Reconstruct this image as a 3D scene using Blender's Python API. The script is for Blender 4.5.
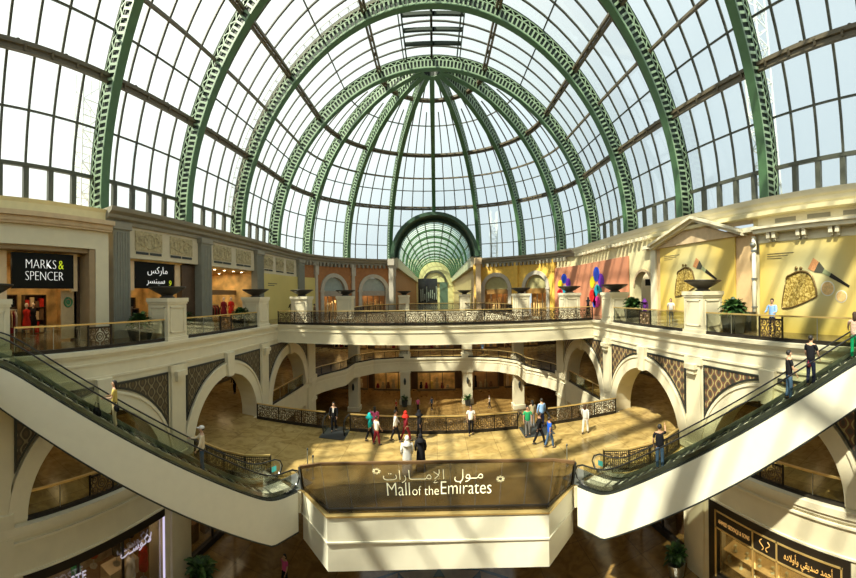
import bpy, bmesh, math, random
from mathutils import Vector, Matrix
from mathutils.geometry import tessellate_polygon
random.seed(7)
PI = math.pi
SC = bpy.context.scene
COL = SC.collection
for o in list(bpy.data.objects): bpy.data.objects.remove(o)

# ------------------------------------------------------------------ camera (a stitched panorama, upright cylinder)
cd = bpy.data.cameras.new('camera'); cam = bpy.data.objects.new('camera', cd); COL.objects.link(cam)
FPX = 345.0; HOR = 295.0
cd.type = 'PANO'; cd.panorama_type = 'CENTRAL_CYLINDRICAL'
cd.central_cylindrical_range_u_min = -428 / FPX; cd.central_cylindrical_range_u_max = 428 / FPX
cd.central_cylindrical_range_v_min = -(578 - HOR) / FPX; cd.central_cylindrical_range_v_max = HOR / FPX
cd.central_cylindrical_radius = 1.0
cd.clip_end = 1000; cd.clip_start = 0.05
cam.location = (0, 0, 2.1)
cam.rotation_euler = (Matrix.Rotation(0.0205, 4, 'Z') @ Matrix.Rotation(PI / 2, 4, 'X') @ Matrix.Rotation(-0.0142, 4, 'Z')).to_euler()
SC.camera = cam

# ------------------------------------------------------------------ daylight
SUN_TRAVEL = Vector((.585, .46, -1.0)).normalized()
sd = bpy.data.lights.new('sun', 'SUN'); sd.energy = 11.5; sd.angle = 0.018; sd.color = (1.0, .93, .74)
sun = bpy.data.objects.new('sun', sd); COL.objects.link(sun)
sun.rotation_euler = SUN_TRAVEL.to_track_quat('-Z', 'Y').to_euler(); sun.location = (-30, -20, 60)
W = bpy.data.worlds.new('sky'); SC.world = W; W.use_nodes = True
nt = W.node_tree; nt.nodes.clear()
wo = nt.nodes.new('ShaderNodeOutputWorld'); bg = nt.nodes.new('ShaderNodeBackground')
tc = nt.nodes.new('ShaderNodeTexCoord'); dp = nt.nodes.new('ShaderNodeVectorMath'); dp.operation = 'DOT_PRODUCT'
dp.inputs[1].default_value = Vector((-.72, -.35, .6)).normalized()
nt.links.new(tc.outputs['Generated'], dp.inputs[0])
rp = nt.nodes.new('ShaderNodeValToRGB'); cr = rp.color_ramp
cr.elements[0].position = 0.10; cr.elements[0].color = (.50, .60, .64, 1)
cr.elements[1].position = .95; cr.elements[1].color = (.90, .95, .90, 1)
e = cr.elements.new(.45); e.color = (.60, .69, .71, 1)
e = cr.elements.new(.68); e.color = (.80, .87, .85, 1)
mr = nt.nodes.new('ShaderNodeMapRange'); mr.inputs['From Min'].default_value = -1; mr.inputs['From Max'].default_value = 1
nt.links.new(dp.outputs['Value'], mr.inputs['Value']); nt.links.new(mr.outputs[0], rp.inputs[0])
nt.links.new(rp.outputs[0], bg.inputs['Color']); bg.inputs['Strength'].default_value = 1.32
nt.links.new(bg.outputs[0], wo.inputs[0])
SC.view_settings.view_transform = 'Standard'; SC.view_settings.look = 'None'
SC.view_settings.gamma = 1.0; SC.view_settings.use_curve_mapping = False
SC.view_settings.exposure = 0.0
SC.cycles.use_denoising = True
SC.cycles.max_bounces = 7; SC.cycles.diffuse_bounces = 4; SC.cycles.glossy_bounces = 3
SC.cycles.transparent_max_bounces = 24; SC.cycles.transmission_bounces = 4
SC.cycles.sample_clamp_indirect = 6.0
SC.cycles.caustics_reflective = False; SC.cycles.caustics_refractive = False

# ------------------------------------------------------------------ materials
def _m(name):
    m = bpy.data.materials.new(name); m.use_nodes = True
    return m, m.node_tree, m.node_tree.nodes['Principled BSDF']
def mat(name, col, rough=.6, metal=0.0, noise=.08, scale=3.0, bump=0.0, emit=None, estr=0.0, spec=None):
    m, t, b = _m(name)
    b.inputs['Roughness'].default_value = rough; b.inputs['Metallic'].default_value = metal
    if spec is not None: b.inputs['Specular IOR Level'].default_value = spec
    c = tuple(col) + (1,)
    tcn = t.nodes.new('ShaderNodeTexCoord')
    n = t.nodes.new('ShaderNodeTexNoise'); n.inputs['Scale'].default_value = scale; n.inputs['Detail'].default_value = 4
    t.links.new(tcn.outputs['Object'], n.inputs['Vector'])
    r = t.nodes.new('ShaderNodeValToRGB')
    r.color_ramp.elements[0].color = tuple(x * (1 - noise) for x in col) + (1,)
    r.color_ramp.elements[1].color = tuple(min(1, x * (1 + noise)) for x in col) + (1,)
    r.color_ramp.elements[0].position = .3; r.color_ramp.elements[1].position = .7
    t.links.new(n.outputs['Fac'], r.inputs[0]); t.links.new(r.outputs[0], b.inputs['Base Color'])
    if bump:
        bp = t.nodes.new('ShaderNodeBump'); bp.inputs['Strength'].default_value = bump
        t.links.new(n.outputs['Fac'], bp.inputs['Height']); t.links.new(bp.outputs[0], b.inputs['Normal'])
    if emit:
        b.inputs['Emission Color'].default_value = tuple(emit) + (1,); b.inputs['Emission Strength'].default_value = estr
    return m
def tiles(name, c1, c2, mortar, sx=1.2, sy=1.2, rough=.15, rot=0.0, msize=.012):
    m, t, b = _m(name); b.inputs['Roughness'].default_value = rough
    tcn = t.nodes.new('ShaderNodeTexCoord'); mp = t.nodes.new('ShaderNodeMapping')
    mp.inputs['Rotation'].default_value = (0, 0, rot)
    t.links.new(tcn.outputs['Object'], mp.inputs[0])
    br = t.nodes.new('ShaderNodeTexBrick'); br.offset = 0; br.inputs['Scale'].default_value = 1
    br.inputs['Brick Width'].default_value = sx; br.inputs['Row Height'].default_value = sy
    br.inputs['Mortar Size'].default_value = msize; br.inputs['Color1'].default_value = tuple(c1) + (1,)
    br.inputs['Color2'].default_value = tuple(c2) + (1,); br.inputs['Mortar'].default_value = tuple(mortar) + (1,)
    t.links.new(mp.outputs[0], br.inputs['Vector'])
    n = t.nodes.new('ShaderNodeTexNoise'); n.inputs['Scale'].default_value = 1.3; n.inputs['Detail'].default_value = 8; n.inputs['Distortion'].default_value = 1.5
    t.links.new(tcn.outputs['Object'], n.inputs['Vector'])
    mx = t.nodes.new('ShaderNodeMix'); mx.data_type = 'RGBA'; mx.blend_type = 'MULTIPLY'; mx.inputs['Factor'].default_value = .6
    t.links.new(br.outputs['Color'], mx.inputs['A'])
    r = t.nodes.new('ShaderNodeValToRGB'); r.color_ramp.elements[0].color = (.35, .28, .18, 1); r.color_ramp.elements[1].color = (1, 1, 1, 1)
    r.color_ramp.elements[0].position = .3; r.color_ramp.elements[1].position = .62
    t.links.new(n.outputs['Fac'], r.inputs[0]); t.links.new(r.outputs[0], mx.inputs['B'])
    t.links.new(mx.outputs['Result'], b.inputs['Base Color'])
    return m
def glassy(name, tint=(.9, .92, .9), refl=.08, white=0.0, rough=.03):
    """thin architectural glass: mostly clear, a little mirror, optionally a milky frit"""
    m = bpy.data.materials.new(name); m.use_nodes = True; t = m.node_tree; t.nodes.clear()
    out = t.nodes.new('ShaderNodeOutputMaterial'); tr = t.nodes.new('ShaderNodeBsdfTransparent'); tr.inputs[0].default_value = tuple(tint) + (1,)
    gl = t.nodes.new('ShaderNodeBsdfGlossy'); gl.inputs['Roughness'].default_value = rough
    fr = t.nodes.new('ShaderNodeFresnel'); fr.inputs[0].default_value = 1.45
    ma = t.nodes.new('ShaderNodeMath'); ma.operation = 'MULTIPLY'; ma.inputs[1].default_value = refl * 8
    ma.use_clamp = True
    t.links.new(fr.outputs[0], ma.inputs[0])
    mx = t.nodes.new('ShaderNodeMixShader'); t.links.new(ma.outputs[0], mx.inputs[0]); t.links.new(tr.outputs[0], mx.inputs[1]); t.links.new(gl.outputs[0], mx.inputs[2])
    last = mx
    if white:
        tl = t.nodes.new('ShaderNodeBsdfTranslucent'); tl.inputs[0].default_value = (.95, .98, 1, 1)
        m2 = t.nodes.new('ShaderNodeMixShader'); m2.inputs[0].default_value = white
        t.links.new(mx.outputs[0], m2.inputs[1]); t.links.new(tl.outputs[0], m2.inputs[2]); last = m2
    t.links.new(last.outputs[0], out.inputs[0])
    return m
def mosaic(name, c1, c2, c3, scale=1.0):
    """arabesque mosaic: interlaced ogee lattice"""
    m, t, b = _m(name); b.inputs['Roughness'].default_value = .5
    tcn = t.nodes.new('ShaderNodeTexCoord'); sp = t.nodes.new('ShaderNodeSeparateXYZ'); t.links.new(tcn.outputs['Object'], sp.inputs[0])
    def M(op, a, bb=None):
        n = t.nodes.new('ShaderNodeMath'); n.operation = op
        for i, v in enumerate((a, bb)):
            if v is None: continue
            if isinstance(v, (int, float)): n.inputs[i].default_value = v
            else: t.links.new(v, n.inputs[i])
        return n.outputs[0]
    u = M('MULTIPLY', M('ADD', sp.outputs[1], sp.outputs[0]), 9.0 * scale); v = M('MULTIPLY', sp.outputs[2], 9.0 * scale)
    s = M('SINE', M('ADD', u, M('MULTIPLY', M('SINE', v), 1.1)))
    s2 = M('SINE', M('SUBTRACT', u, M('MULTIPLY', M('SINE', v), 1.1)))
    k = M('ABSOLUTE', M('MULTIPLY', s, s2))
    r = t.nodes.new('ShaderNodeValToRGB'); r.color_ramp.interpolation = 'CONSTANT'
    r.color_ramp.elements[0].color = tuple(c1) + (1,); r.color_ramp.elements[0].position = 0
    r.color_ramp.elements[1].color = tuple(c2) + (1,); r.color_ramp.elements[1].position = .16
    e = r.color_ramp.elements.new(.6); e.color = tuple(c3) + (1,)
    t.links.new(k, r.inputs[0]); t.links.new(r.outputs[0], b.inputs['Base Color'])
    return m
def emis(name, col, s):
    m = bpy.data.materials.new(name); m.use_nodes = True; t = m.node_tree; t.nodes.clear()
    out = t.nodes.new('ShaderNodeOutputMaterial'); e = t.nodes.new('ShaderNodeEmission'); e.inputs[0].default_value = tuple(col) + (1,); e.inputs[1].default_value = s
    t.links.new(e.outputs[0], out.inputs[0]); return m

CREAM = mat('cream stone', (.68, .62, .44), .55, noise=.04, scale=1.5)
CREAM2 = mat('cream moulding', (.73, .67, .49), .5, noise=.03)
WHITE = mat('white painted panel', (.80, .77, .62), .35, noise=.02)
YCREAM = mat('yellow cream plaster', (.70, .62, .36), .6, noise=.05)
BEIGE = mat('beige frieze', (.60, .53, .37), .7, noise=.05)
SAND = mat('sandstone', (.60, .45, .27), .75, noise=.08)
RELIEF = mat('carved relief stone', (.44, .37, .21), .8, noise=.25, scale=7, bump=.7)
GREY = mat('grey fluted stone', (.25, .25, .20), .7, noise=.06)
GREYC = mat('grey cornice stone', (.27, .25, .19), .7, noise=.06)
PEACH = mat('peach plaster', (.66, .45, .23), .7, noise=.05)
TERRA = mat('terracotta wall', (.36, .15, .05), .75, noise=.12)
OCHRE = mat('ochre wall', (.74, .47, .08), .7, noise=.1)
STONEG = mat('grey arch stone', (.46, .42, .34), .7, noise=.06)
GREEN = mat('green painted steel', (.065, .15, .065), .45, noise=.08)
GREENL = mat('pale green lattice steel', (.25, .36, .23), .45, noise=.08)
GREEND = mat('dark green steel', (.03, .075, .04), .5, noise=.1)
GDARK = mat('very dark green steel and slot shade', (.012, .028, .016), .6)
BROWN = mat('bronze brown steel', (.115, .095, .06), .5, noise=.1)
MULL = mat('dark mullion', (.07, .075, .055), .5, noise=.1)
BLACKM = mat('black wrought iron', (.018, .014, .011), .4, metal=.3, noise=.1)
IRONL = mat('bronze scrollwork', (.13, .085, .04), .4, metal=.5, noise=.2)
GOLD = mat('brass rail', (.72, .52, .20), .3, metal=.6, noise=.05)
DARKST = mat('dark steel', (.035, .04, .038), .35, metal=.4)
RUBBER = mat('black rubber handrail', (.012, .012, .012), .4)
STEEL = mat('brushed steel', (.40, .42, .40), .3, metal=.8)
FLOOR1 = tiles('polished travertine floor', (.47, .34, .13), (.40, .28, .10), (.24, .16, .055), 1.6, 1.6, .18)
FLOOR2 = tiles('upper floor stone', (.15, .11, .06), (.12, .09, .05), (.08, .06, .03), 1.4, 1.4, .15)
FLOOR0 = tiles('brown polished stone floor', (.27, .165, .055), (.23, .14, .045), (.11, .07, .03), 2.6, 2.6, .12)
NAVY = mat('navy marble inlay', (.02, .03, .055), .15)
TAUPE = mat('taupe marble inlay', (.22, .15, .10), .15)
DGLASS = glassy('vault glazing', (.93, .96, .96), .02, .10)
CLEAR = glassy('clear balustrade glass', (.89, .91, .85), .07)
TINT, t_, b_ = _m('bronze filmed glass'); b_.inputs['Base Color'].default_value = (.06, .034, .008, 1); b_.inputs['Roughness'].default_value = .06; b_.inputs['Specular IOR Level'].default_value = .12; b_.inputs['Alpha'].default_value = .55
SHOPG = glassy('shop window glass', (.93, .93, .90), .05)
SIGNBK = mat('black sign panel', (.007, .008, .007), .35, spec=.1)
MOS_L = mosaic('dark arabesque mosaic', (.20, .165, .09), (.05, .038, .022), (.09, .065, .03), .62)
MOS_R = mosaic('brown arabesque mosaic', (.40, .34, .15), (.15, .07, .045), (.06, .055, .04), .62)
DBROWN = mat('dark brown shop wall', (.075, .042, .02), .5, noise=.3, scale=1.2)
WBROWN = mat('warm brown wall', (.30, .17, .07), .5, noise=.2, scale=1)
AMBER = mat('amber shop interior', (.66, .44, .17), .6, noise=.45, scale=1.1)
CEIL = mat('corridor ceiling', (.42, .34, .22), .8)
LAMP = emis('downlight lens', (1, .80, .5), 14)
POT = mat('dark grey planter', (.035, .04, .038), .4)
BOWL = mat('dark bronze bowl', (.045, .038, .03), .45, metal=.3)
LEAF = mat('plant leaf', (.022, .065, .016), .45, noise=.4, scale=9)
LEAFL = mat('light plant leaf', (.06, .14, .03), .45, noise=.4, scale=9)
TRUNK = mat('plant stem', (.12, .07, .03), .8)
YHOARD = mat('yellow hoarding print', (.78, .60, .14), .5, noise=.10, scale=.25)
YHOARDL = mat('dull yellow hoarding print', (.62, .50, .16), .5, noise=.08, scale=.3)
PHOARD = mat('salmon hoarding print', (.56, .23, .13), .5, noise=.08, scale=.4)
TXTW = mat('white lettering', (.85, .85, .82), .4, emit=(1, 1, .96), estr=.55)
TXTG = mat('lime lettering', (.55, .65, .02), .4, emit=(.75, .9, .02), estr=.5)
TXTGOLD = mat('gold lettering', (.62, .36, .10), .4, emit=(.9, .5, .15), estr=.35)
TXTCREAM = mat('cream lettering', (.90, .84, .55), .5, emit=(1, .92, .6), estr=.25)
TXTD = mat('dark print', (.10, .08, .05), .6)

# ------------------------------------------------------------------ mesh helper
ORG = {}
class MB:
    def __init__(s): s.v = []; s.f = []
    def add(s, vs, fs):
        n = len(s.v); s.v += [tuple(p) for p in vs]; s.f += [tuple(i + n for i in f) for f in fs]; return s
    def box(s, x0, y0, z0, x1, y1, z1):
        if x0 > x1: x0, x1 = x1, x0
        if y0 > y1: y0, y1 = y1, y0
        if z0 > z1: z0, z1 = z1, z0
        return s.add([(x0, y0, z0), (x1, y0, z0), (x1, y1, z0), (x0, y1, z0), (x0, y0, z1), (x1, y0, z1), (x1, y1, z1), (x0, y1, z1)],
                     [(0, 3, 2, 1), (4, 5, 6, 7), (0, 1, 5, 4), (1, 2, 6, 5), (2, 3, 7, 6), (3, 0, 4, 7)])
    def beam(s, p, q, w, h, up=(0, 0, 1)):
        p = Vector(p); q = Vector(q); d = (q - p)
        if d.length < 1e-6: return s
        d.normalize(); up = Vector(up); a = d.cross(up)
        if a.length < 1e-4: a = d.cross(Vector((0, 1, 0)))
        a.normalize(); b = a.cross(d); a *= w / 2; b *= h / 2
        vs = [p - a - b, p + a - b, p + a + b, p - a + b, q - a - b, q + a - b, q + a + b, q - a + b]
        return s.add(vs, [(0, 3, 2, 1), (4, 5, 6, 7), (0, 1, 5, 4), (1, 2, 6, 5), (2, 3, 7, 6), (3, 0, 4, 7)][:])
    def tube(s, pts, r, n=8, closed=False):
        pts = [Vector(p) for p in pts]; rings = []; m = len(pts)
        rr = r if isinstance(r, (list, tuple)) else [r] * m
        pa = None
        for i, p in enumerate(pts):
            if closed: d = pts[(i + 1) % m] - pts[i - 1]
            else: d = pts[min(i + 1, m - 1)] - pts[max(i - 1, 0)]
            d.normalize()
            if pa is None:
                a = d.orthogonal()
            else:
                a = pa - d * pa.dot(d)
                if a.length < 1e-5: a = d.orthogonal()
            a.normalize(); pa = a; b = d.cross(a)
            rings.append([p + (a * math.cos(2 * PI * k / n) + b * math.sin(2 * PI * k / n)) * rr[i] for k in range(n)])
        vs = [v for rg in rings for v in rg]; fs = []
        for i in range(m if closed else m - 1):
            j = (i + 1) % m
            for k in range(n):
                k2 = (k + 1) % n; fs.append((i * n + k, i * n + k2, j * n + k2, j * n + k))
        if not closed: fs += [tuple(range(n))[::-1], tuple((m - 1) * n + k for k in range(n))]
        return s.add(vs, fs)
    def lathe(s, prof, c=(0, 0, 0), n=24, sq=False):
        vs = []; fs = []; m = len(prof)
        for r, z in prof:
            for k in range(n):
                a = 2 * PI * (k + (.5 if sq else 0)) / n
                vs.append((c[0] + r * math.cos(a), c[1] + r * math.sin(a), c[2] + z))
        for i in range(m - 1):
            for k in range(n):
                k2 = (k + 1) % n; fs.append((i * n + k, i * n + k2, (i + 1) * n + k2, (i + 1) * n + k))
        fs += [tuple(range(n))[::-1], tuple((m - 1) * n + k for k in range(n))]
        return s.add(vs, fs)
    def ball(s, c, rx, ry=None, rz=None, n=12, m=8):
        ry = rx if ry is None else ry; rz = rx if rz is None else rz
        vs = [(c[0], c[1], c[2] - rz)]; fs = []
        for i in range(1, m):
            a = -PI / 2 + PI * i / m
            for k in range(n):
                b = 2 * PI * k / n; vs.append((c[0] + rx * math.cos(a) * math.cos(b), c[1] + ry * math.cos(a) * math.sin(b), c[2] + rz * math.sin(a)))
        vs.append((c[0], c[1], c[2] + rz))
        for k in range(n): fs.append((0, 1 + (k + 1) % n, 1 + k))
        for i in range(m - 2):
            for k in range(n):
                a = 1 + i * n + k; b = 1 + i * n + (k + 1) % n; fs.append((a, b, b + n, a + n))
        L = len(vs) - 1
        for k in range(n): fs.append((L - n + k, L - n + (k + 1) % n, L))
        return s.add(vs, fs)
    def slab(s, outer, z0, z1, holes=()):
        """flat plate from a plan outline with holes"""
        polys = [[Vector((x, y, 0)) for x, y in outer]] + [[Vector((x, y, 0)) for x, y in h] for h in holes]
        tri = tessellate_polygon(polys); flat = [p for q in polys for p in q]
        n = len(flat); vs = [(p.x, p.y, z1) for p in flat] + [(p.x, p.y, z0) for p in flat]; fs = []
        for t in tri:
            a, b, c = [flat[i] for i in t]
            up = (b - a).cross(c - a).z > 0
            t = t if up else t[::-1]
            fs.append(tuple(t)); fs.append(tuple(i + n for i in t[::-1]))
        base = 0
        for q in polys:
            m = len(q)
            for i in range(m):
                a = base + i; b = base + (i + 1) % m; fs.append((a, b, b + n, a + n))
            base += m
        return s.add(vs, fs)
    def map(s, fn): s.v = [tuple(fn(p)) for p in s.v]; return s
    def mx(s):
        s.v = [(-x, y, z) for x, y, z in s.v]; s.f = [f[::-1] for f in s.f]; return s
    def build(s, name, m, parent=None, smooth=False, kind=None, fix=False, label=None):
        me = bpy.data.meshes.new(name)
        o = bpy.data.objects.new(name, me); COL.objects.link(o)
        off = Vector((0, 0, 0))
        if parent is not None:
            off = ORG.get(parent.name, Vector((0, 0, 0))); o.parent = parent
        ORG[o.name] = off
        me.from_pydata([tuple(Vector(p) - off) for p in s.v], [], s.f); me.validate()
        if fix:
            b = bmesh.new(); b.from_mesh(me); bmesh.ops.recalc_face_normals(b, faces=b.faces); b.to_mesh(me); b.free()
        for mm in (m if isinstance(m, (list, tuple)) else [m]): me.materials.append(mm)
        if smooth: me.polygons.foreach_set('use_smooth', [True] * len(me.polygons))
        me.update()
        if kind: o['kind'] = kind
        if label: o['label'] = label
        return o
def thing(name, label, cat, loc=(0, 0, 0), group=None, rz=0.0):
    o = bpy.data.objects.new(name, None); COL.objects.link(o); o.location = loc; o.rotation_euler = (0, 0, rz)
    o.empty_display_size = .2; o['label'] = label; o['category'] = cat
    if group: o['group'] = group
    ORG[o.name] = Vector(loc) if rz == 0 else Vector((0, 0, 0))
    return o
def tag(o, label, cat, group=None):
    o['label'] = label; o['category'] = cat
    if group: o['group'] = group
    return o
def S(mb, name, m, **k): return mb.build(name, m, kind='structure', **k)
def kids(o): return [c for c in bpy.data.objects if c.parent == o]
def dup(root, loc, label, rz=None, par=None):
    r = root.copy(); COL.objects.link(r)
    if par is None:
        r.location = loc; r['label'] = label
        if rz is not None: r.rotation_euler = (0, 0, rz)
    else: r.parent = par
    for ch in KIDS.get(root.name) or KIDS.setdefault(root.name, kids(root)): dup(ch, None, None, par=r)
    return r
KIDS = {}
def text_mb(body, size, M, depth=.02, align='CENTER', spacing=1.0, sx=1.0, lines=1.0, off=-.011):
    """lettering as flat extruded glyphs; M maps (u, v, w) to the place"""
    c = bpy.data.curves.new('t', 'FONT'); c.body = body; c.size = size; c.extrude = depth / 2; c.offset = off; c.align_x = align; c.resolution_u = 3
    c.space_character = spacing; c.space_line = lines
    o = bpy.data.objects.new('t', c); COL.objects.link(o); bpy.context.view_layer.update()
    dg = bpy.context.evaluated_depsgraph_get(); me = bpy.data.meshes.new_from_object(o.evaluated_get(dg))
    mb = MB(); mb.add([M(v.co.x * sx, v.co.y, v.co.z) for v in me.vertices], [tuple(p.vertices) for p in me.polygons])
    bpy.data.objects.remove(o); bpy.data.curves.remove(c); bpy.data.meshes.remove(me)
    return mb
def area(name, loc, size, energy, col=(1, .72, .42), rot=(0, 0, 0), sy=None):
    l = bpy.data.lights.new(name, 'AREA'); l.energy = energy; l.color = col; l.size = size
    if sy: l.shape = 'RECTANGLE'; l.size_y = sy
    o = bpy.data.objects.new(name, l); COL.objects.link(o); o.location = loc; o.rotation_euler = rot; return o

# ------------------------------------------------------------------ measures
AX = 11.9            # half width of the atrium
Z1, Z0 = -6.1, -12.2 # plaza level, ground level
CY = 32.7            # centre of the half dome
RI = 15.8; EZ = 1.03; ZS = 7.23; ZC = 6.95
ARCHY = [-17.8, -10.55, -3.3, 3.95, 11.2, 18.4, 25.6, 32.8]
FX = 15.0            # shopfront line

# ================================================================== THE VAULT
def vp(t, r): return (r * math.cos(t), r * math.sin(t) * EZ + ZS)
def rib_meshes(t0, t1, pitch=.34, wd=.55):
    fl = MB(); wb = MB(); ou = MB()
    n = max(8, int((t1 - t0) * RI / .7))
    ts = [t0 + (t1 - t0) * i / n for i in range(n + 1)]
    def arcband(mb, ra, rb, ya, yb):
        for a, b in zip(ts[:-1], ts[1:]):
            P = []
            for t in (a, b):
                for r in (ra, rb):
                    x, z = vp(t, r); P += [(x, ya, z), (x, yb, z)]
            mb.add(P, [(0, 1, 5, 4), (2, 6, 7, 3), (0, 4, 6, 2), (1, 3, 7, 5), (0, 2, 3, 1), (4, 5, 7, 6)])
    h = wd / 2
    arcband(fl, RI, RI + .06, -h, h)
    arcband(ou, RI + 1.17, RI + 1.24, -h, h)
    for y in (-h + .02, h - .06):
        arcband(wb, RI + .06, RI + .17, y, y + .04)
        arcband(wb, RI + .74, RI + .81, y, y + .04)
        arcband(wb, RI + 1.10, RI + 1.17, y, y + .04)
        k = int((t1 - t0) * RI / pitch)
        for i in range(k + 1):
            t = t0 + (t1 - t0) * (i + .5) / (k + 1)
            x0, z0 = vp(t, RI + .16); x1, z1 = vp(t, RI + .75)
            wb.beam((x0, y + .02, z0), (x1, y + .02, z1), .13, .04, (0, 1, 0))
            if i < k:
                tb = t0 + (t1 - t0) * (i + 1.5) / (k + 1)
                ra, rb = (.79, 1.12) if i % 2 == 0 else (1.12, .79)
                x0, z0 = vp(t, RI + ra); x1, z1 = vp(tb, RI + rb)
                wb.beam((x0, y + .02, z0), (x1, y + .02, z1), .07, .04, (0, 1, 0))
    # dark plate put between the webs to stand for shade in the slots
    arcband(ou, RI + .08, RI + .78, -h + .12, h - .12)
    return fl, wb, ou
fl, wb, ou = rib_meshes(-.025, PI + .025)
ARCH_LB = {3.95: 'vault arch rib standing nearest above the viewer', 11.2: 'green steel vault arch landing beside the gable with the printed purse',
           18.4: 'green steel vault arch, second in from the nearest visible one', 25.6: 'green lattice arch wrapped in thin scaffold rails, next before the dome arch',
           32.8: 'green lattice arch at the mouth of the half dome'}
def arch(y, src=None):
    lb = ARCH_LB.get(y, 'green steel vault arch %s behind the viewer' % {-3.3: 'just', -10.55: 'second', -17.8: 'third'}.get(y))
    if src: return dup(src, (0, y, 0), lb)
    t = thing('arch_rib', lb, 'arch', (0, 0, 0), 'green lattice arches of the barrel vault')
    fl.build('inner_flange', GREEN, t); wb.build('lattice_web', GREENL, t, label='pale green slotted lattice'); ou.build('flange_and_slot_shade', GDARK, t, label='dark plate standing in for shade behind the slots, with outer flange')
    t.location = (0, y, 0); return t
a0 = arch(3.95)
for y in ARCHY:
    if y != 3.95: arch(y, a0)
fl2, wb2, ou2 = rib_meshes(-.025, PI / 2 - .05, wd=.5)
dl = ['beside the arched shopfronts at the terracotta end', 'second in the dome from the left-hand arch', 'just left of the tunnel vault', 'rising over the crown of the tunnel vault',
      'just right of the tunnel vault', 'above the ochre shopfronts', 'last in the dome before the right-hand arch foot']
dr0 = None
for i in range(7):
    ang = PI - PI / 8 * (i + 1)
    lb = 'slender green dome rib ' + dl[i]
    if dr0 is None:
        dr0 = thing('dome_rib', lb, 'rib', (0, 0, 0), 'green ribs of the half dome')
        fl2.build('inner_flange', GREEN, dr0); wb2.build('lattice_web', GREENL, dr0, label='pale green slotted lattice'); ou2.build('flange_and_slot_shade', GDARK, dr0)
        dr0.location = (0, CY + .3, 0); dr0.rotation_euler = (0, 0, ang)
    elif i == 3:   # the middle rib stops on the tunnel mouth
        f3, w3, o3 = rib_meshes(.40, PI / 2 - .05, wd=.5)
        t = thing('dome_rib', lb, 'rib', (0, 0, 0), 'green ribs of the half dome')
        f3.build('inner_flange', GREEN, t); w3.build('lattice_web', GREENL, t); o3.build('flange_and_slot_shade', GDARK, t)
        t.location = (0, CY + .3, 0); t.rotation_euler = (0, 0, ang)
    else: dup(dr0, (0, CY + .3, 0), lb, ang)
hub = MB()
for k in range(24):
    a = PI * k / 24; b = PI * (k + 1) / 24
    x, z = 0, vp(PI / 2, RI + .1)[1]
    hub.beam((1.1 * math.cos(a), CY + .3 + 1.1 * math.sin(a), z + .3), (1.1 * math.cos(b), CY + .3 + 1.1 * math.sin(b), z + .3), .12, .5)
tag(hub.build('dome_hub', GREEND), 'dark green half ring where the dome ribs meet', 'hub')

RG = 17.05
MAIN = [23.5, 47.5, 72.0]; MED = [37.5]; THIN = [15.5, 31.5, 60.0, 81.0]
def inside_tunnel(p): return p[1] > CY + 8 and p[0] ** 2 + (p[2] - 7.2) ** 2 < 5.75 ** 2
def window(n, name_pts, rows, cols, mull, skip=False):
    """curved glazing: name_pts(i,j) -> point on the glazed surface"""
    g = MB(); vs = [name_pts(i / cols, r) for r in rows for i in range(cols + 1)]; fs = []
    for a in range(len(rows) - 1):
        for i in range(cols):
            q = [a * (cols + 1) + i, a * (cols + 1) + i + 1, (a + 1) * (cols + 1) + i + 1, (a + 1) * (cols + 1) + i]
            c = sum((Vector(vs[k]) for k in q), Vector()) / 4
            if skip and inside_tunnel(c): continue
            fs.append(tuple(q))
    g.add(vs, fs)
    o = g.build('window_%d' % n, DGLASS, smooth=True, kind='structure')
    mull.build('window_frame', MULL, o)
    return o
wn = 0
for bi in range(len(ARCHY) - 1):
    y0, y1 = ARCHY[bi], ARCHY[bi + 1]; wn += 1
    m = MB()
    NP = 5
    for k in range(NP + 1):
        if k in (0, NP): continue
        y = y0 + (y1 - y0) * k / NP
        ts = [PI * i / 44 for i in range(45)]
        for a, b in zip(ts[:-1], ts[1:]):
            xa, za = vp(a, RG - .05); xb, zb = vp(b, RG - .05)
            m.beam((xa, y, za), (xb, y, zb), .09, .14, (0, 1, 0))
        for s in (0, 1):
            pa = vp(0 if s == 0 else PI, RG - .1); tb = math.radians(6.5); pb = vp(tb if s == 0 else PI - tb, RG - .1)
            m.beam((pa[0], y, pa[1] - .4), (pb[0], y, pb[1]), .26, .3, (0, 1, 0))
    for dg_ in THIN + [90]:
        for s in (0, 1):
            t = math.radians(dg_); t = t if s == 0 else PI - t
            x, z = vp(t, RG - .05); m.beam((x, y0, z), (x, y1, z), .1, .12, (math.cos(t), 0, math.sin(t)))
            if dg_ == 90: break
    for s in (0, 1):
        t = math.radians(6.5); t = t if s == 0 else PI - t
        x, z = vp(t, RG - .15); m.beam((x, y0, z), (x, y1, z), .2, .22, (math.cos(t), 0, math.sin(t)))
    window(wn, lambda u, t, y0=y0, y1=y1: (vp(t, RG)[0], y0 + (y1 - y0) * u, vp(t, RG)[1]), [PI * i / 48 for i in range(49)], 1, m)
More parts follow.
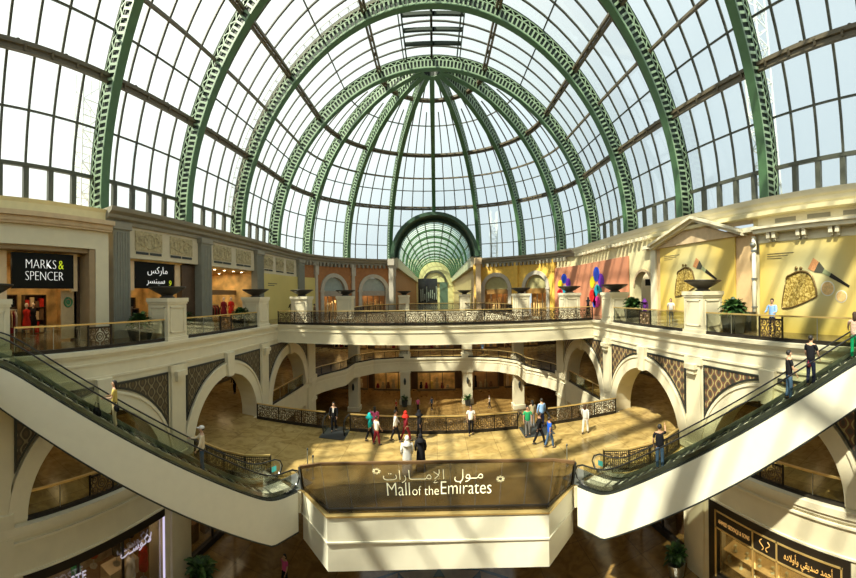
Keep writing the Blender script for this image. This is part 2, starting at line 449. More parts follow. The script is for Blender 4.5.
for si in range(8):
    a0_, a1_ = PI - PI / 8 * si, PI - PI / 8 * (si + 1); wn += 1
    m = MB()
    def dpnt(ang, t, r): x, z = vp(t, r); return (x * math.cos(ang), CY + .3 + x * math.sin(ang), z)
    for k in (1, 2, 3):
        ang = a0_ + (a1_ - a0_) * k / 4
        tmax = 84 if k == 2 else 66
        ts = [math.radians(tmax) * i / 26 for i in range(27)]
        for a, b in zip(ts[:-1], ts[1:]):
            p, q = dpnt(ang, a, RG - .05), dpnt(ang, b, RG - .05)
            if inside_tunnel(p): continue
            m.beam(p, q, .08, .12, (-math.sin(ang), math.cos(ang), 0))
    for dg_ in THIN + [6.5]:
        t = math.radians(dg_)
        for k in range(4):
            p = dpnt(a0_ + (a1_ - a0_) * k / 4, t, RG - .05); q = dpnt(a0_ + (a1_ - a0_) * (k + 1) / 4, t, RG - .05)
            if inside_tunnel(p) and inside_tunnel(q): continue
            m.beam(p, q, .1, .1)
    window(wn, lambda u, t, a0_=a0_, a1_=a1_: dpnt(a0_ + (a1_ - a0_) * u, t, RG), [PI / 2 * i / 30 for i in range(31)], 8, m, skip=si in (2, 3, 4, 5))
# purlins: run along the vault, round the dome and back
def purlin(n, deg, r, w, h, twin=0):
    m = MB()
    def path(dd, rr):
        t = math.radians(dd); x, z = vp(t, rr); P = [(x, ARCHY[0], z)] + [(x, y, z) for y in ARCHY[1:]]
        P += [(x * math.cos(a), CY + .3 + x * math.sin(a), z) for a in [PI * k / 40 for k in range(1, 40)]]
        return P + [(-x, y, z) for y in reversed(ARCHY)]
    for dd in ([deg] if not twin else [deg, deg + twin]):
        P = path(dd, r)
        for p, q in zip(P[:-1], P[1:]):
            m.beam(p, q, w, h)
    if twin:
        P = path(deg, r); Q = path(deg + twin, r)
        for i in range(len(P) - 1):
            L = (Vector(P[i + 1]) - Vector(P[i])).length; k = max(1, int(L / 1.45))
            for j in range(k):
                f = (j + .5) / k
                m.beam(Vector(P[i]).lerp(Vector(P[i + 1]), f), Vector(Q[i]).lerp(Vector(Q[i + 1]), f), .12, .3)
    return S(m, 'trim_%d' % n, BROWN)
for k, d_ in enumerate(MAIN): purlin(k + 1, d_, RI + .75, .16, .22, .9)
purlin(4, 37.5, RI + .85, .16, .18); purlin(5, 89.9, RI + .95, .15, .2)
# small spotlights clipped along the main purlins
sp = MB(); sp.lathe([(.10, 0), (.13, .12), (.13, .3), (.05, .36)], n=10)
first = None
for s in (-1, 1):
    for y in (5.8, 8.4, 13.0, 15.6, 20.2, 22.9):
        for dg_ in (23.5,):
            x, z = vp(math.radians(dg_), RI + .75)
            nth = ['first', 'second', 'third', 'fourth', 'fifth', 'sixth'][(5.8, 8.4, 13.0, 15.6, 20.2, 22.9).index(y)]
            lb = 'small black spotlight on the %s lower purlin, %s from the picture edge' % ('right-hand' if s > 0 else 'left-hand', nth)
            if first is None:
                first = sp.build('spotlight', BLACKM); tag(first, lb, 'light', 'spotlights along the lower purlins'); first.location = (s * x, y, z + .15)
            else:
                c = first.copy(); COL.objects.link(c); c.location = (s * x, y, z + .15)
                tag(c, lb, 'light', 'spotlights along the lower purlins' if s < 0 else 'spotlights along the far-side lower purlin')
# four louvre fins under the crown
lv = MB()
for y in (27.1, 28.7, 30.3):
    for x in (-1.2, 1.2):
        lv.box(x - 1.1, y - .12, vp(PI / 2, RI + .55)[1], x + 1.45, y + .12, vp(PI / 2, RI + .8)[1])
lv.box(-2.4, 25.6, vp(PI / 2, RI + .8)[1] - .3, -2.3, 32.2, vp(PI / 2, RI + .8)[1]); lv.box(2.3, 25.6, vp(PI / 2, RI + .8)[1] - .3, 2.4, 32.2, vp(PI / 2, RI + .8)[1])
tag(lv.build('maintenance_gantry', GDARK), 'brown gantry with cross bars under the vault crown', 'gantry')
# white scaffold towers outside the glass
def scaffold(x0, y0, x1, y1, z0, z1, label, lean=0):
    m = MB(); cs = [(x0, y0), (x1, y0), (x1, y1), (x0, y1)]
    def L(p, z): return (p[0] + lean * (z - z0), p[1], z)
    for c in cs: m.beam(L(c, z0), L(c, z1), .08, .08)
    z = z0; k = 0
    while z < z1 - 1:
        for i in range(4):
            a, b = cs[i], cs[(i + 1) % 4]
            m.beam(L(a, z), L(b, z), .06, .06); m.beam(L(a, z) if k % 2 else L(b, z), L(b, z + 1) if k % 2 else L(a, z + 1), .05, .05)
        z += 1; k += 1
    tag(m.build('scaffold_tower', mat('white galvanised tube', (.75, .8, .78), .5)), label, 'scaffold')
scaffold(-20.6, 11.6, -19.6, 12.8, 0, 17, 'pale scaffold tower outside the glass above the black shop sign', .06)
scaffold(19.2, 12.0, 20.3, 13.2, 0, 21, 'pale scaffold tower outside the glass above the purse poster', -.16)
scaffold(8.1, 48.6, 9.0, 49.6, 0, 14, 'narrow lattice tower outside the dome beside the tunnel vault')
# fine scaffold rails wrapped round one arch
m = MB()
for r_, dy in ((RI + 1.25, -.5), (RI + 1.6, -.7), (RI + 1.0, -.65)):
    ts = [PI * .04 + (PI * .52) * i / 40 for i in range(41)]
    for a, b in zip(ts[:-1], ts[1:]):
        xa, za = vp(PI - a, r_ - .3); xb, zb = vp(PI - b, r_ - .3); m.beam((xa, 25.6 + dy, za), (xb, 25.6 + dy, zb), .035, .035)
for i in range(70):
    t = PI - (PI * .04 + PI * .52 * i / 69)
    a = vp(t, RI + .5); b = vp(t + .012 * (-1) ** i, RI + 1.3); m.beam((a[0], 25.6 - .5, a[1]), (b[0], 25.6 - .7, b[1]), .03, .03)
tag(m.build('scaffold_rails', mat('grey scaffold tube', (.30, .28, .22), .6)), 'thin grey scaffold rails clinging to one vault arch', 'scaffold')

# tunnel vault beyond the dome
TZ = 7.2; TY0, TY1 = 47.3, 104.0; TR = 4.95
m = MB()
def ring(mb, r0, r1, ya, yb, cz=TZ, n=40, a0=0.0, a1=PI):
    for i in range(n):
        a = a0 + (a1 - a0) * i / n; b = a0 + (a1 - a0) * (i + 1) / n; P = []
        for t in (a, b):
            for r in (r0, r1):
                P += [(r * math.cos(t), ya, cz + r * math.sin(t)), (r * math.cos(t), yb, cz + r * math.sin(t))]
        mb.add(P, [(0, 1, 5, 4), (2, 6, 7, 3), (0, 4, 6, 2), (1, 3, 7, 5), (0, 2, 3, 1), (4, 5, 7, 6)])
tt = thing('tunnel_vault', 'long green glazed tunnel vault opening out of the dome', 'vault', (0, TY0, 0))
ring(m, 5.4, 5.85, TY0 - 2.0, TY0 + 1.0); ring(m, 4.97, 5.6, TY0 + .35, TY0 + .5); m.build('portal_ring', GREEND, tt)
m = MB(); ring(m, 4.95, 5.1, TY0, TY0 + .6); ring(m, 5.45, 5.6, TY0, TY0 + .3)
for i in range(46):
    a = PI * i / 46; m.beam((5.0 * math.cos(a), TY0 + .2, TZ + 5.0 * math.sin(a)), (5.55 * math.cos(a + PI / 92 * (1 if i % 2 else -1)), TY0 + .2, TZ + 5.55 * math.sin(a + PI / 92 * (1 if i % 2 else -1))), .06, .06)
m.build('portal_lattice', GREEND, tt)
for k in range(9):
    m = MB(); y = TY0 + 5.5 + k * 6.2; ring(m, TR - .25, TR + .05, y, y + .45, n=28); m.build('hoop', GREEN, tt)
m = MB()
for d_ in (20, 40, 60, 75, 90, 105, 120, 140, 160):
    t = math.radians(d_); m.beam((TR * math.cos(t), TY0, TZ + TR * math.sin(t)), (TR * math.cos(t), TY1, TZ + TR * math.sin(t)), .14, .14, (math.cos(t), 0, math.sin(t)))
for k in range(40):
    y = TY0 + 1.4 + k * 1.4; ring(m, TR, TR + .07, y, y + .07, n=20)
m.build('glazing_bars', GREEN, tt)
m = MB()
vs = []; fs = []
for i in range(25):
    t = PI * i / 24; vs += [((TR + .1) * math.cos(t), TY0 + .5, TZ + (TR + .1) * math.sin(t)), ((TR + .1) * math.cos(t), TY1, TZ + (TR + .1) * math.sin(t))]
for i in range(24): fs.append((2 * i, 2 * i + 1, 2 * i + 3, 2 * i + 2))
m.add(vs, fs).build('glazing', glassy('green tinted vault glazing', (.55, .74, .62), .03, .2), tt, smooth=True)
m = MB()
for s in (-1, 1): m.box(s * 5.0, TY0, 5.9, s * 5.6, TY1, 7.3)
m.build('springing_beam', CREAM, tt)

# ================================================================== THE BUILDING
def sweep(mb, path, prof, side):
    """run a closed (offset, z) profile along a plan path; positive offset is to the SIDE (+1 left of travel)"""
    n = len(path); k = len(prof); vs = []; fs = []
    for i, p in enumerate(path):
        a = Vector(path[max(i - 1, 0)]); b = Vector(path[i]); c = Vector(path[min(i + 1, n - 1)])
        d1 = (b - a); d2 = (c - b)
        if d1.length < 1e-6: d1 = d2
        if d2.length < 1e-6: d2 = d1
        d1.normalize(); d2.normalize()
        n1 = Vector((-d1.y, d1.x)); n2 = Vector((-d2.y, d2.x)); nn = (n1 + n2); nn.normalize(); sc = 1 / max(.4, nn.dot(n1))
        for o_, z in prof: q = b + nn * (o_ * side * sc); vs.append((q.x, q.y, z))
    for i in range(n - 1):
        for j in range(k):
            j2 = (j + 1) % k; fs.append((i * k + j, i * k + j2, (i + 1) * k + j2, (i + 1) * k + j))
    fs += [tuple(range(k)), tuple((n - 1) * k + j for j in range(k))[::-1]]
    mb.add(vs, fs)

def arcwall(M, u0, u1, z0, z1, ops, th, seg=1.5, bottom_open=True):
    """wall of thickness th with arched openings; M(u, depth, z) -> place. ops: (uc, half, spring, sill)"""
    mb = MB(); n = 20
    def blk(ua, ub, za, zb, za2=None, zb2=None):
        k = max(1, int(abs(ub - ua) / seg + .99))
        for i in range(k):
            a = ua + (ub - ua) * i / k; b = ua + (ub - ua) * (i + 1) / k
            P = [M(a, 0, za), M(b, 0, za), M(b, th, za), M(a, th, za), M(a, 0, zb), M(b, 0, zb), M(b, th, zb), M(a, th, zb)]
            mb.add(P, [(0, 3, 2, 1), (4, 5, 6, 7), (0, 1, 5, 4), (1, 2, 6, 5), (2, 3, 7, 6), (3, 0, 4, 7)])
    cur = u0
    for uc, hf, zs, sill in sorted(ops):
        if uc - hf > cur: blk(cur, uc - hf, z0, z1)
        if sill > z0: blk(uc - hf, uc + hf, z0, sill)
        for i in range(n):
            a = PI - PI * i / n; b = PI - PI * (i + 1) / n
            ua, za = uc + hf * math.cos(a), zs + hf * math.sin(a); ub, zb = uc + hf * math.cos(b), zs + hf * math.sin(b)
            P = [M(ua, 0, za), M(ub, 0, zb), M(ub, th, zb), M(ua, th, za), M(ua, 0, z1), M(ub, 0, z1), M(ub, th, z1), M(ua, th, z1)]
            mb.add(P, [(0, 3, 2, 1), (4, 5, 6, 7), (0, 1, 5, 4), (2, 3, 7, 6)])
        cur = uc + hf
    if cur < u1: blk(cur, u1, z0, z1)
    return mb
def archivolt(mb, M, uc, zs, r0, r1, d0, d1, n=28, a0=0.0, a1=PI):
    for i in range(n):
        a = a0 + (a1 - a0) * i / n; b = a0 + (a1 - a0) * (i + 1) / n; P = []
        for t in (a, b):
            for r in (r0, r1):
                for d in (d0, d1): P.append(M(uc + r * math.cos(t), d, zs + r * math.sin(t)))
        mb.add(P, [(0, 1, 5, 4), (2, 6, 7, 3), (0, 4, 6, 2), (1, 3, 7, 5), (0, 2, 3, 1), (4, 5, 7, 6)])
def mbox(mb, M, u0, u1, d0, d1, z0, z1, seg=1.5):
    k = max(1, int(abs(u1 - u0) / seg + .99))
    for i in range(k):
        a = u0 + (u1 - u0) * i / k; b = u0 + (u1 - u0) * (i + 1) / k
        P = [M(a, d0, z0), M(b, d0, z0), M(b, d1, z0), M(a, d1, z0), M(a, d0, z1), M(b, d0, z1), M(b, d1, z1), M(a, d1, z1)]
        mb.add(P, [(0, 3, 2, 1), (4, 5, 6, 7), (0, 1, 5, 4), (1, 2, 6, 5), (2, 3, 7, 6), (3, 0, 4, 7)])

# floors -----------------------------------------------------------------
S(MB().box(-26, -12, Z0 - .3, 26, 60, Z0), 'floor', FLOOR0)
m = MB().slab([(5.6 * math.cos(2 * PI * k / 60), 12.6 + 5.6 * math.sin(2 * PI * k / 60)) for k in range(60)], Z0, Z0 + .012,
              [[(4.9 * math.cos(2 * PI * k / 60), 12.6 + 4.9 * math.sin(2 * PI * k / 60)) for k in range(60)]])
S(m, 'trim_6', NAVY)
m = MB()
for k in range(16):
    a = 2 * PI * k / 16; b = 2 * PI * (k + 1) / 16; r0 = 5.5; r1 = 3.9
    c = (a + b) / 2
    m.add([(r0 * math.cos(a), 12.6 + r0 * math.sin(a), Z0 + .02), (r0 * math.cos(b), 12.6 + r0 * math.sin(b), Z0 + .02), (r1 * math.cos(c), 12.6 + r1 * math.sin(c), Z0 + .02)], [(0, 1, 2)])
S(m, 'trim_7', TAUPE)
# plaza level (L1): one slab with two wells
PIT = [(-5.25, 20.4), (-5.25, 20.9), (-6.75, 20.9), (-6.75, 20.4)]
VOIDL1 = [(-12.0, 20.4), (-12.0, 32.4), (-12.0, 32.8), (-11.6, 34.2), (-10.6, 36.2), (-10.0, 37.2), (-9.9, 40.8), (-8.0, 43.4), (-4.7, 44.9), (0, 45.3)]
VOIDL1 = VOIDL1 + [(-x, y) for x, y in reversed(VOIDL1[:-1])]
NEARL1 = [(-12.0, -6), (-12.0, 13.7), (-10.3, 13.2), (-8.5, 13.1), (-6.7, 13.4), (-5.6, 13.45)]
def podarc(r, n=16, th=.322):
    return [(r * math.sin(-th + 2 * th * i / n), r * math.cos(-th + 2 * th * i / n)) for i in range(n + 1)]
POD = [(-5.5, 13.66)] + podarc(13.02) + [(5.5, 13.66)]
well_near = NEARL1 + POD + [(-x, y) for x, y in reversed(NEARL1)]
m = MB().slab([(-24, -12), (24, -12), (24, 58), (-24, 58)], Z1 - .28, Z1, [well_near, VOIDL1])
S(m, 'floor_plaza', FLOOR1)
m = MB().slab([(-24, -12), (24, -12), (24, 58), (-24, 58)], Z1 - .5, Z1 - .3, [well_near, VOIDL1])
S(m, 'ceiling', CEIL)
for s_ in (-1, 1):
    m = MB()
    P = [(-11.9, 13.68), (-10.3, 13.18), (-8.5, 13.08), (-6.7, 13.38), (-5.6, 13.43)]
    for (ax, ay), (bx, by) in zip(P[:-1], P[1:]): m.beam((s_ * -ax, ay - .04, Z1 - .42), (s_ * -bx, by - .04, Z1 - .42), .08, .86)
    S(m, 'trim_%d' % (36 if s_ < 0 else 37), CREAM)
# upper level (L2)
VOIDL2 = [(-10.0, 27.4), (-8.9, 31), (-8.2, 38), (-6.6, 42.5), (-3.9, 44.9), (3.9, 44.9), (6.6, 42.5), (8.2, 38), (8.9, 31), (10.0, 27.4)]
well2 = [(-12.0, 2.3), (-8.6, 2.3), (-8.6, -8), (-2.2, -8), (-2.2, .6), (2.2, .6), (2.2, -8), (8.6, -8), (8.6, 2.3), (12.0, 2.3), (12.0, 24.2), (-12.0, 24.2)]
m = MB().slab([(-22, -12), (22, -12), (22, 50), (6, 50), (6, 106), (-6, 106), (-6, 50), (-22, 50)], -.3, 0, [well2, VOIDL2])
S(m, 'floor_upper', FLOOR2)
m = MB().slab([(-22, -12), (22, -12), (22, 50), (-22, 50)], -1.0, -.32, [well2, VOIDL2])
S(m, 'ceiling_plaza', CEIL)

# lower arcade walls on both sides ----------------------------------------
BAYS = [-.9, 8.2, 17.3, 26.35]; PIL = [-5.45, 3.65, 12.75, 21.85, 30.9]
for s, nm in ((-1, 'left'), (1, 'right')):
    M = (lambda u, d, z, s=s: (s * (AX + d), u, z))
    ops = [(b, 3.4, -5.95, Z1) for b in BAYS]
    w = arcwall(M, -9.5, 31.6, Z1, -1.0, ops, 1.15)
    S(w, 'wall_' + nm, CREAM, fix=True)
    # ground storey piers and the band over the shops
    g = MB()
    for p in PIL: mbox(g, M, p - 1.0, p + 1.0, .02, 1.1, Z0, -7.95)
    mbox(g, M, -9.5, 31.6, 0, 1.1, -7.95, Z1 - .01)
    S(g, 'wall_%s_ground' % nm, CREAM, fix=True)
    t = MB()
    for p in PIL:
        mbox(t, M, p - .5, p + .5, -.14, .05, Z1, -1.2)
        mbox(t, M, p - .6, p + .6, -.2, .05, Z1, Z1 + .5); mbox(t, M, p - .6, p + .6, -.2, .05, -1.55, -1.2)
        mbox(t, M, p - .36, p + .36, -.42, .0, -1.75, -1.5); mbox(t, M, p - .28, p + .28, -.34, 0, -2.0, -1.75)
        mbox(t, M, p - .6, p + .6, -.14, .05, Z0, -6.5)
    S(t, 'trim_%d' % (8 if s < 0 else 9), CREAM, fix=True)
    # mouldings: upper slab edge, plaza band
    t = MB()
    y1 = 24.2
    for za, zb, o_ in ((-.16, .0, .20), (-.28, -.16, .12), (-1.22, -.28, .02), (-.62, -.54, .08), (-1.22, -1.12, .06)):
        mbox(t, M, 1.3, y1, -o_, .6, za, zb)
    S(t, 'trim_%d' % (10 if s < 0 else 11), CREAM2, fix=True)
    t = MB()
    for za, zb, o_ in ((-6.36, -6.09, .20), (-6.54, -6.36, .12), (-6.80, -6.72, .10), (-7.98, -7.90, .06)):
        mbox(t, M, -9.5, 12.9, -o_, .3, za, zb)
    S(t, 'trim_%d' % (12 if s < 0 else 13), CREAM2, fix=True)
    # archivolts with keystones, mosaic spandrels
    for bi, b in enumerate(BAYS):
        t = MB()
        archivolt(t, M, b, -5.95, 3.4, 4.18, -.10, .05); archivolt(t, M, b, -5.95, 4.05, 4.18, -.16, 0); 
        k = [(-.26, -2.62), (.26, -2.62), (.40, -1.2), (-.40, -1.2)]
        t.add([M(b + x, -.26, z) for x, z in k] + [M(b + x, .02, z) for x, z in k], [(0, 1, 2, 3), (4, 7, 6, 5), (0, 4, 5, 1), (1, 5, 6, 2), (2, 6, 7, 3), (3, 7, 4, 0)])
        S(t, 'trim_%d' % (14 + bi + (4 if s > 0 else 0)), CREAM2, fix=True)
        if bi == 3: y_hi = 30.2
        for sd in (-1, 1):
            def strip(inset):
                P = []; Q = []; n = 16; r = 4.24 + inset; xmax = 3.88 - inset; xmin = .44 + inset
                for i in range(n + 1):
                    x = xmin + (xmax - xmin) * i / n; P.append((b + sd * x, -5.95 + math.sqrt(max(0, r * r - x * x)))); Q.append((b + sd * x, -1.5 - inset))
                return P, Q
            lab = {(-1, 0): 'on the shaded side, behind the viewer', (-1, 1): 'behind the descending escalator on the shaded side', (-1, 2): 'over the open plaza arch on the shaded side', (-1, 3): 'under the bridge on the shaded side',
                   (1, 0): 'on the sunlit side, behind the viewer', (1, 1): 'behind the rising escalator on the sunlit side', (1, 2): 'over the open plaza arch on the sunlit side', (1, 3): 'under the bridge on the sunlit side'}[(s, bi)]
            sp_ = thing('spandrel_panel', 'mosaic spandrel %s, %s flank' % (lab, 'farther' if sd > 0 else 'nearer'), 'mosaic panel', M(b, 0, -2), 'mosaic spandrels beside the arcade arches')
            P, Q = strip(.09); mm = MB(); n = len(P) - 1
            mm.add([M(u, -.05, z) for u, z in P + Q] + [M(u, .01, z) for u, z in P + Q], [(i, i + 1, n + 2 + i, n + 1 + i) for i in range(n)])
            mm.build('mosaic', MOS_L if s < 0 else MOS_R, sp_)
            P, Q = strip(0); mm = MB(); out = P + Q[::-1]; q2, r2 = strip(.1); inn = q2 + r2[::-1]
            N_ = len(out)
            mm.add([M(u, -.07, z) for u, z in out] + [M(u, -.07, z) for u, z in inn] + [M(u, .0, z) for u, z in out], [(i, (i + 1) % N_, N_ + (i + 1) % N_, N_ + i) for i in range(N_)] + [(i, 2 * N_ + i, 2 * N_ + (i + 1) % N_, (i + 1) % N_) for i in range(N_)])
            mm.build('border', DARKST, sp_)

# piers at the upper level with bronze bowls --------------------------------
def pier(x, y, w, label, z=0, h=2.12):
    t = thing('pier', label, 'pier', (x, y, z), 'cream stone piers carrying bronze bowls')
    m = MB(); hw = w / 2
    m.box(x - hw, y - hw, z, x + hw, y + hw, z + h - .2); m.build('shaft', CREAM, t)
    m = MB().box(x - hw - .08, y - hw - .08, z + h - .2, x + hw + .08, y + hw + .08, z + h); m.box(x - hw - .04, y - hw - .04, z + h - .3, x + hw + .04, y + hw + .04, z + h - .2); m.build('cap', CREAM2, t)
    m = MB().box(x - hw - .06, y - hw - .06, z, x + hw + .06, y + hw + .06, z + .18); m.build('plinth', CREAM2, t)
    m = MB()
    f = .035
    for ax in (0, 1):
        for sg in (-1, 1):
            for (a0_, a1_, b0, b1) in ((-hw + .18, hw - .18, z + .38, z + .44), (-hw + .18, hw - .18, z + h - .5, z + h - .44), (-hw + .18, -hw + .24, z + .38, z + h - .44), (hw - .24, hw - .18, z + .38, z + h - .44)):
                if ax: m.box(x + a0_, y + sg * hw, b0, x + a1_, y + sg * (hw + f), b1)
                else: m.box(x + sg * hw, y + a0_, b0, x + sg * (hw + f), y + a1_, b1)
    m.build('panel_moulding', CREAM2, t)
    return t
def bowl(x, y, z, r, label):
    m = MB(); k = r
    m.lathe([(.38 * k, 0), (.42 * k, .05 * k), (.30 * k, .10 * k), (.34 * k, .16 * k), (.62 * k, .30 * k), (.88 * k, .46 * k), (1.0 * k, .52 * k), (1.0 * k, .58 * k), (.92 * k, .58 * k), (.60 * k, .42 * k), (.05 * k, .34 * k)], (x, y, z), 28)
    return tag(m.build('bowl', BOWL, smooth=True), label, 'bowl', 'wide bronze bowls on the piers')
PL = {(-1, 3.65): 'cream pier in front of the large black sign', (-1, 12.75): 'cream pier in front of the Arabic sign', (-1, 21.85): 'cream pier at the shaded end of the bridge fence',
      (1, 3.65): 'cream pier cut by the picture edge beside the last poster', (1, 12.75): 'cream pier between the yellow posters', (1, 21.85): 'cream pier at the sunlit end of the bridge fence'}
for s in (-1, 1):
    for y in (3.65, 12.75, 21.85):
        xp = AX + (.62 if y > 4 else .98); pier(s * xp, y, 1.4 if y > 4 else 1.3, PL[(s, y)]); bowl(s * xp, y, 2.12, .98, 'dark bronze bowl on the ' + PL[(s, y)])
for x, y, w, lb in ((-10.7, 26.3, 1.35, 'cream pier beside the dark figure behind the bridge fence'), (-8.4, 31.6, 1.35, 'small cream pier in front of the first terracotta arch'), (-4.1, 45.6, 1.3, 'far cream pier left of the tunnel doorway'),
                    (3.9, 45.6, 1.3, 'far cream pier right of the tunnel doorway'), (8.1, 31.9, 1.35, 'small cream pier between the two ochre arches'), (10.9, 26.6, 1.35, 'sunlit cream pier in front of the salmon hoarding')):
    pier(x, y, w, lb); bowl(x, y, 2.12, .95, 'dark bronze bowl on the ' + lb)

# bridge fascia --------------------------------------------------------------
m = MB().box(-AX, 24.1, -1.4, AX, 24.19, -.02); m.box(-AX, 24.19, -1.4, AX, 27.3, -1.02)
S(m, 'wall_bridge', CREAM)
m = MB()
for za, zb, o_ in ((-.14, .01, .10), (-.24, -.14, .06), (-.56, -.50, .05), (-1.40, -1.34, .03)): m.box(-AX, 24.1 - o_, za, AX, 24.15, zb)
S(m, 'trim_22', CREAM2)
# gallery edges round the far void
def gallery(z, thk, nm, tn):
    P = [p for p in VOIDL1 if p[1] >= 31.9]
    m = MB(); sweep(m, P, [(-.05, z - thk), (.35, z - thk), (.35, z - .02), (-.05, z - .02)], 1)
    S(m, nm, CREAM, fix=True)
    m = MB(); sweep(m, P, [(-.18, z - .22), (.1, z - .22), (.1, z + .01), (-.18, z + .01)], 1); sweep(m, P, [(-.1, z - .62), (.1, z - .62), (.1, z - .54), (-.1, z - .54)], 1)
    S(m, tn, CREAM2, fix=True)
gallery(Z1, 1.75, 'wall_gallery', 'trim_23')
P = [(-10.0, 27.4), (-8.9, 31), (-8.2, 38), (-6.6, 42.5), (-3.9, 44.9), (3.9, 44.9), (6.6, 42.5), (8.2, 38), (8.9, 31), (10.0, 27.4)]
m = MB(); sweep(m, P, [(-.05, -1.6), (.35, -1.6), (.35, -.02), (-.05, -.02)], 1); S(m, 'wall_gallery_upper', CREAM, fix=True)
# columns of the far galleries
for i, (x, y, w) in enumerate([(-4.1, 45.6, 1.25), (4.1, 45.6, 1.25), (-10.2, 42.2, 1.25), (10.2, 42.2, 1.25), (-12.4, 31.8, 1.2), (12.4, 31.8, 1.2)]):
    lb = ['left of the middle opening under the bridge', 'right of the middle opening under the bridge', 'where the shaded gallery curves forward', 'where the sunlit gallery curves forward', 'ending the shaded arcade under the bridge', 'ending the sunlit arcade under the bridge'][i]
    t = thing('gallery_column', 'square cream column ' + lb, 'column', (x, y, Z0), 'columns of the far galleries')
    h = w / 2
    MB().box(x - h, y - h, Z0, x + h, y + h, -1.0).build('shaft', CREAM, t)
    m = MB()
    for z in (Z0, Z1 - .02): m.box(x - h - .12, y - h - .12, z, x + h + .12, y + h + .12, z + .5)
    m.box(x - h - .1, y - h - .1, -8.1, x + h + .1, y + h + .1, -7.8); m.box(x - h - .1, y - h - .1, -1.6, x + h + .1, y + h + .1, -1.0)
    m.build('moulding', CREAM2, t)
    m = MB().lathe([(.02, 0), (.12, .1), (.16, .5), (.10, .8), (.02, .9)], (x, y - h - .15, -9.6), 10); m.build('wall_lantern', DARKST, t)

# corridor back walls (dark shopfront zones) -----------------------------------
for s, nm in ((-1, 'left'), (1, 'right')):
    S(MB().box(s * 20.5, -12, Z0, s * 20.9, 58, -1.0), 'wall_%s_corridor' % nm, DBROWN)
    S(MB().box(s * 22.0, -12, 0, s * 22.4, 50, 7.0), 'wall_%s_outer' % nm, BEIGE)
S(MB().box(-24, 52.5, Z0, 24, 52.9, -1.0), 'wall_back', DBROWN)
S(MB().box(-24, -12.4, Z0, 24, -12.0, 6.9), 'wall_rear', CREAM)

# ================================================================== UPPER SHOPFRONTS
MLf = lambda u, d, z: (-(FX + d), u, z)
MRt = lambda u, d, z: ((FX + d), u, z)
def MA(u, d, z):   # round the half dome, u = arc length from the middle (+ = right)
    a = u / FX; r = FX + d; return (r * math.sin(a), CY + r * math.cos(a), z)
def MP(s): return (lambda u, d, z: (s * MA(u, d, z)[0], MA(u, d, z)[1], z))
ARC = FX * PI / 2          # quarter arc length 23.56
def MS(s):  # side wall running into the dome: u = y up to CY, then continues along the arc
    def f(u, d, z):
        if u <= CY: return (s * (FX + d), u, z)
        a = PI / 2 - (u - CY) / FX; r = FX + d; return (s * r * math.sin(a), CY + r * math.cos(a), z)
    return f
def plan(s, u0, u1, step=1.0):
    P = []; n = max(1, int((u1 - u0) / step + .99)); f = MS(s)
    for i in range(n + 1): p = f(u0 + (u1 - u0) * i / n, 0, 0); P.append((p[0], p[1]))
    return P
UT = CY + ARC - 6.05       # where the facade stops beside the tunnel
CORN = [(.0, 6.15), (.12, 6.15), (.16, 6.35), (.34, 6.45), (.38, 6.62), (.62, 6.74), (.70, 6.95), (-1.6, 6.95), (-1.6, 6.15)]
# base walls behind everything
for s, nm in ((-1, 'left'), (1, 'right')):
    m = MB(); sweep(m, plan(s, -12, UT), CORN, -s if s > 0 else 1) if False else None
    side = 1 if s > 0 else -1
    if s < 0:
        sweep(m, plan(s, 10.6, UT), CORN, side); S(m, 'trim_24', GREYC, fix=True)
        m = MB(); sweep(m, [(-15.0, -10), (-15.0, 10.9)], [(-.3, 6.0), (.05, 6.0), (.1, 6.65), (.22, 6.82), (-2, 6.82), (-2, 6.0)], side)
        S(m, 'trim_25', YCREAM, fix=True)
    else:
        sweep(m, plan(s, -10, 34.4), [(.0, 6.15), (.06, 6.15), (.10, 6.35), (.16, 6.42), (.2, 6.6), (.28, 6.7), (.34, 6.95), (-1.6, 6.95), (-1.6, 6.15)], side); S(m, 'trim_26', CREAM2, fix=True)
        m = MB(); sweep(m, plan(s, 34.4, UT), CORN, side); S(m, 'trim_27', GREYC, fix=True)
# dentils under the right cornice of the salmon section, brackets round the apse
def dentils(s, u0, u1, step, w, h, z, d, material, nm, tn):
    m = MB(); f = MS(s); u = u0
    while u < u1:
        mbox(m, f, u, u + w, -d, .0, z, z + h); u += step
    S(m, 'trim_%d' % tn, material, fix=True)
dentils(1, 20.6, 34.2, .62, .30, .22, 6.0, .42, CREAM2, 'd', 28)
dentils(-1, 36.6, UT - .4, .62, .28, .42, 5.75, .35, GREYC, 'd', 29)
dentils(1, 36.2, UT - .4, .62, .28, .42, 5.75, .35, GREYC, 'd', 30)

# --- left: fluted grey pilasters
def flute_pilaster(s, u, w, label, top=6.2):
    f = MS(s); base = f(u, 0, 0); t = thing('pilaster', label, 'pilaster', base, 'grey fluted pilasters of the shaded side')
    m = MB(); mbox(m, f, u - w / 2, u + w / 2, -.32, .3, 0, top); m.build('shaft', GREY, t, fix=True)
    m = MB()
    for k in range(6):
        a = u - w / 2 + .08 + k * (w - .16) / 5.5; mbox(m, f, a, a + .06, -.37, -.3, .9, top - .5)
    m.build('fluting', GREY, t, fix=True)
    m = MB(); mbox(m, f, u - w / 2 - .08, u + w / 2 + .08, -.42, .1, top - .35, top); m.build('capital', GREYC, t, fix=True); m = MB(); mbox(m, f, u - w / 2 - .06, u + w / 2 + .06, -.4, .1, 0, .45); m.build('plinth', GREYC, t, fix=True)
flute_pilaster(-1, 11.5, 1.15, 'grey fluted pilaster between the two black shop signs')
flute_pilaster(-1, 18.9, 1.15, 'grey fluted pilaster between the Arabic sign and the lit clothes shop')
flute_pilaster(-1, 26.6, 1.2, 'grey fluted pilaster between the lit clothes shop and the yellow hoarding')
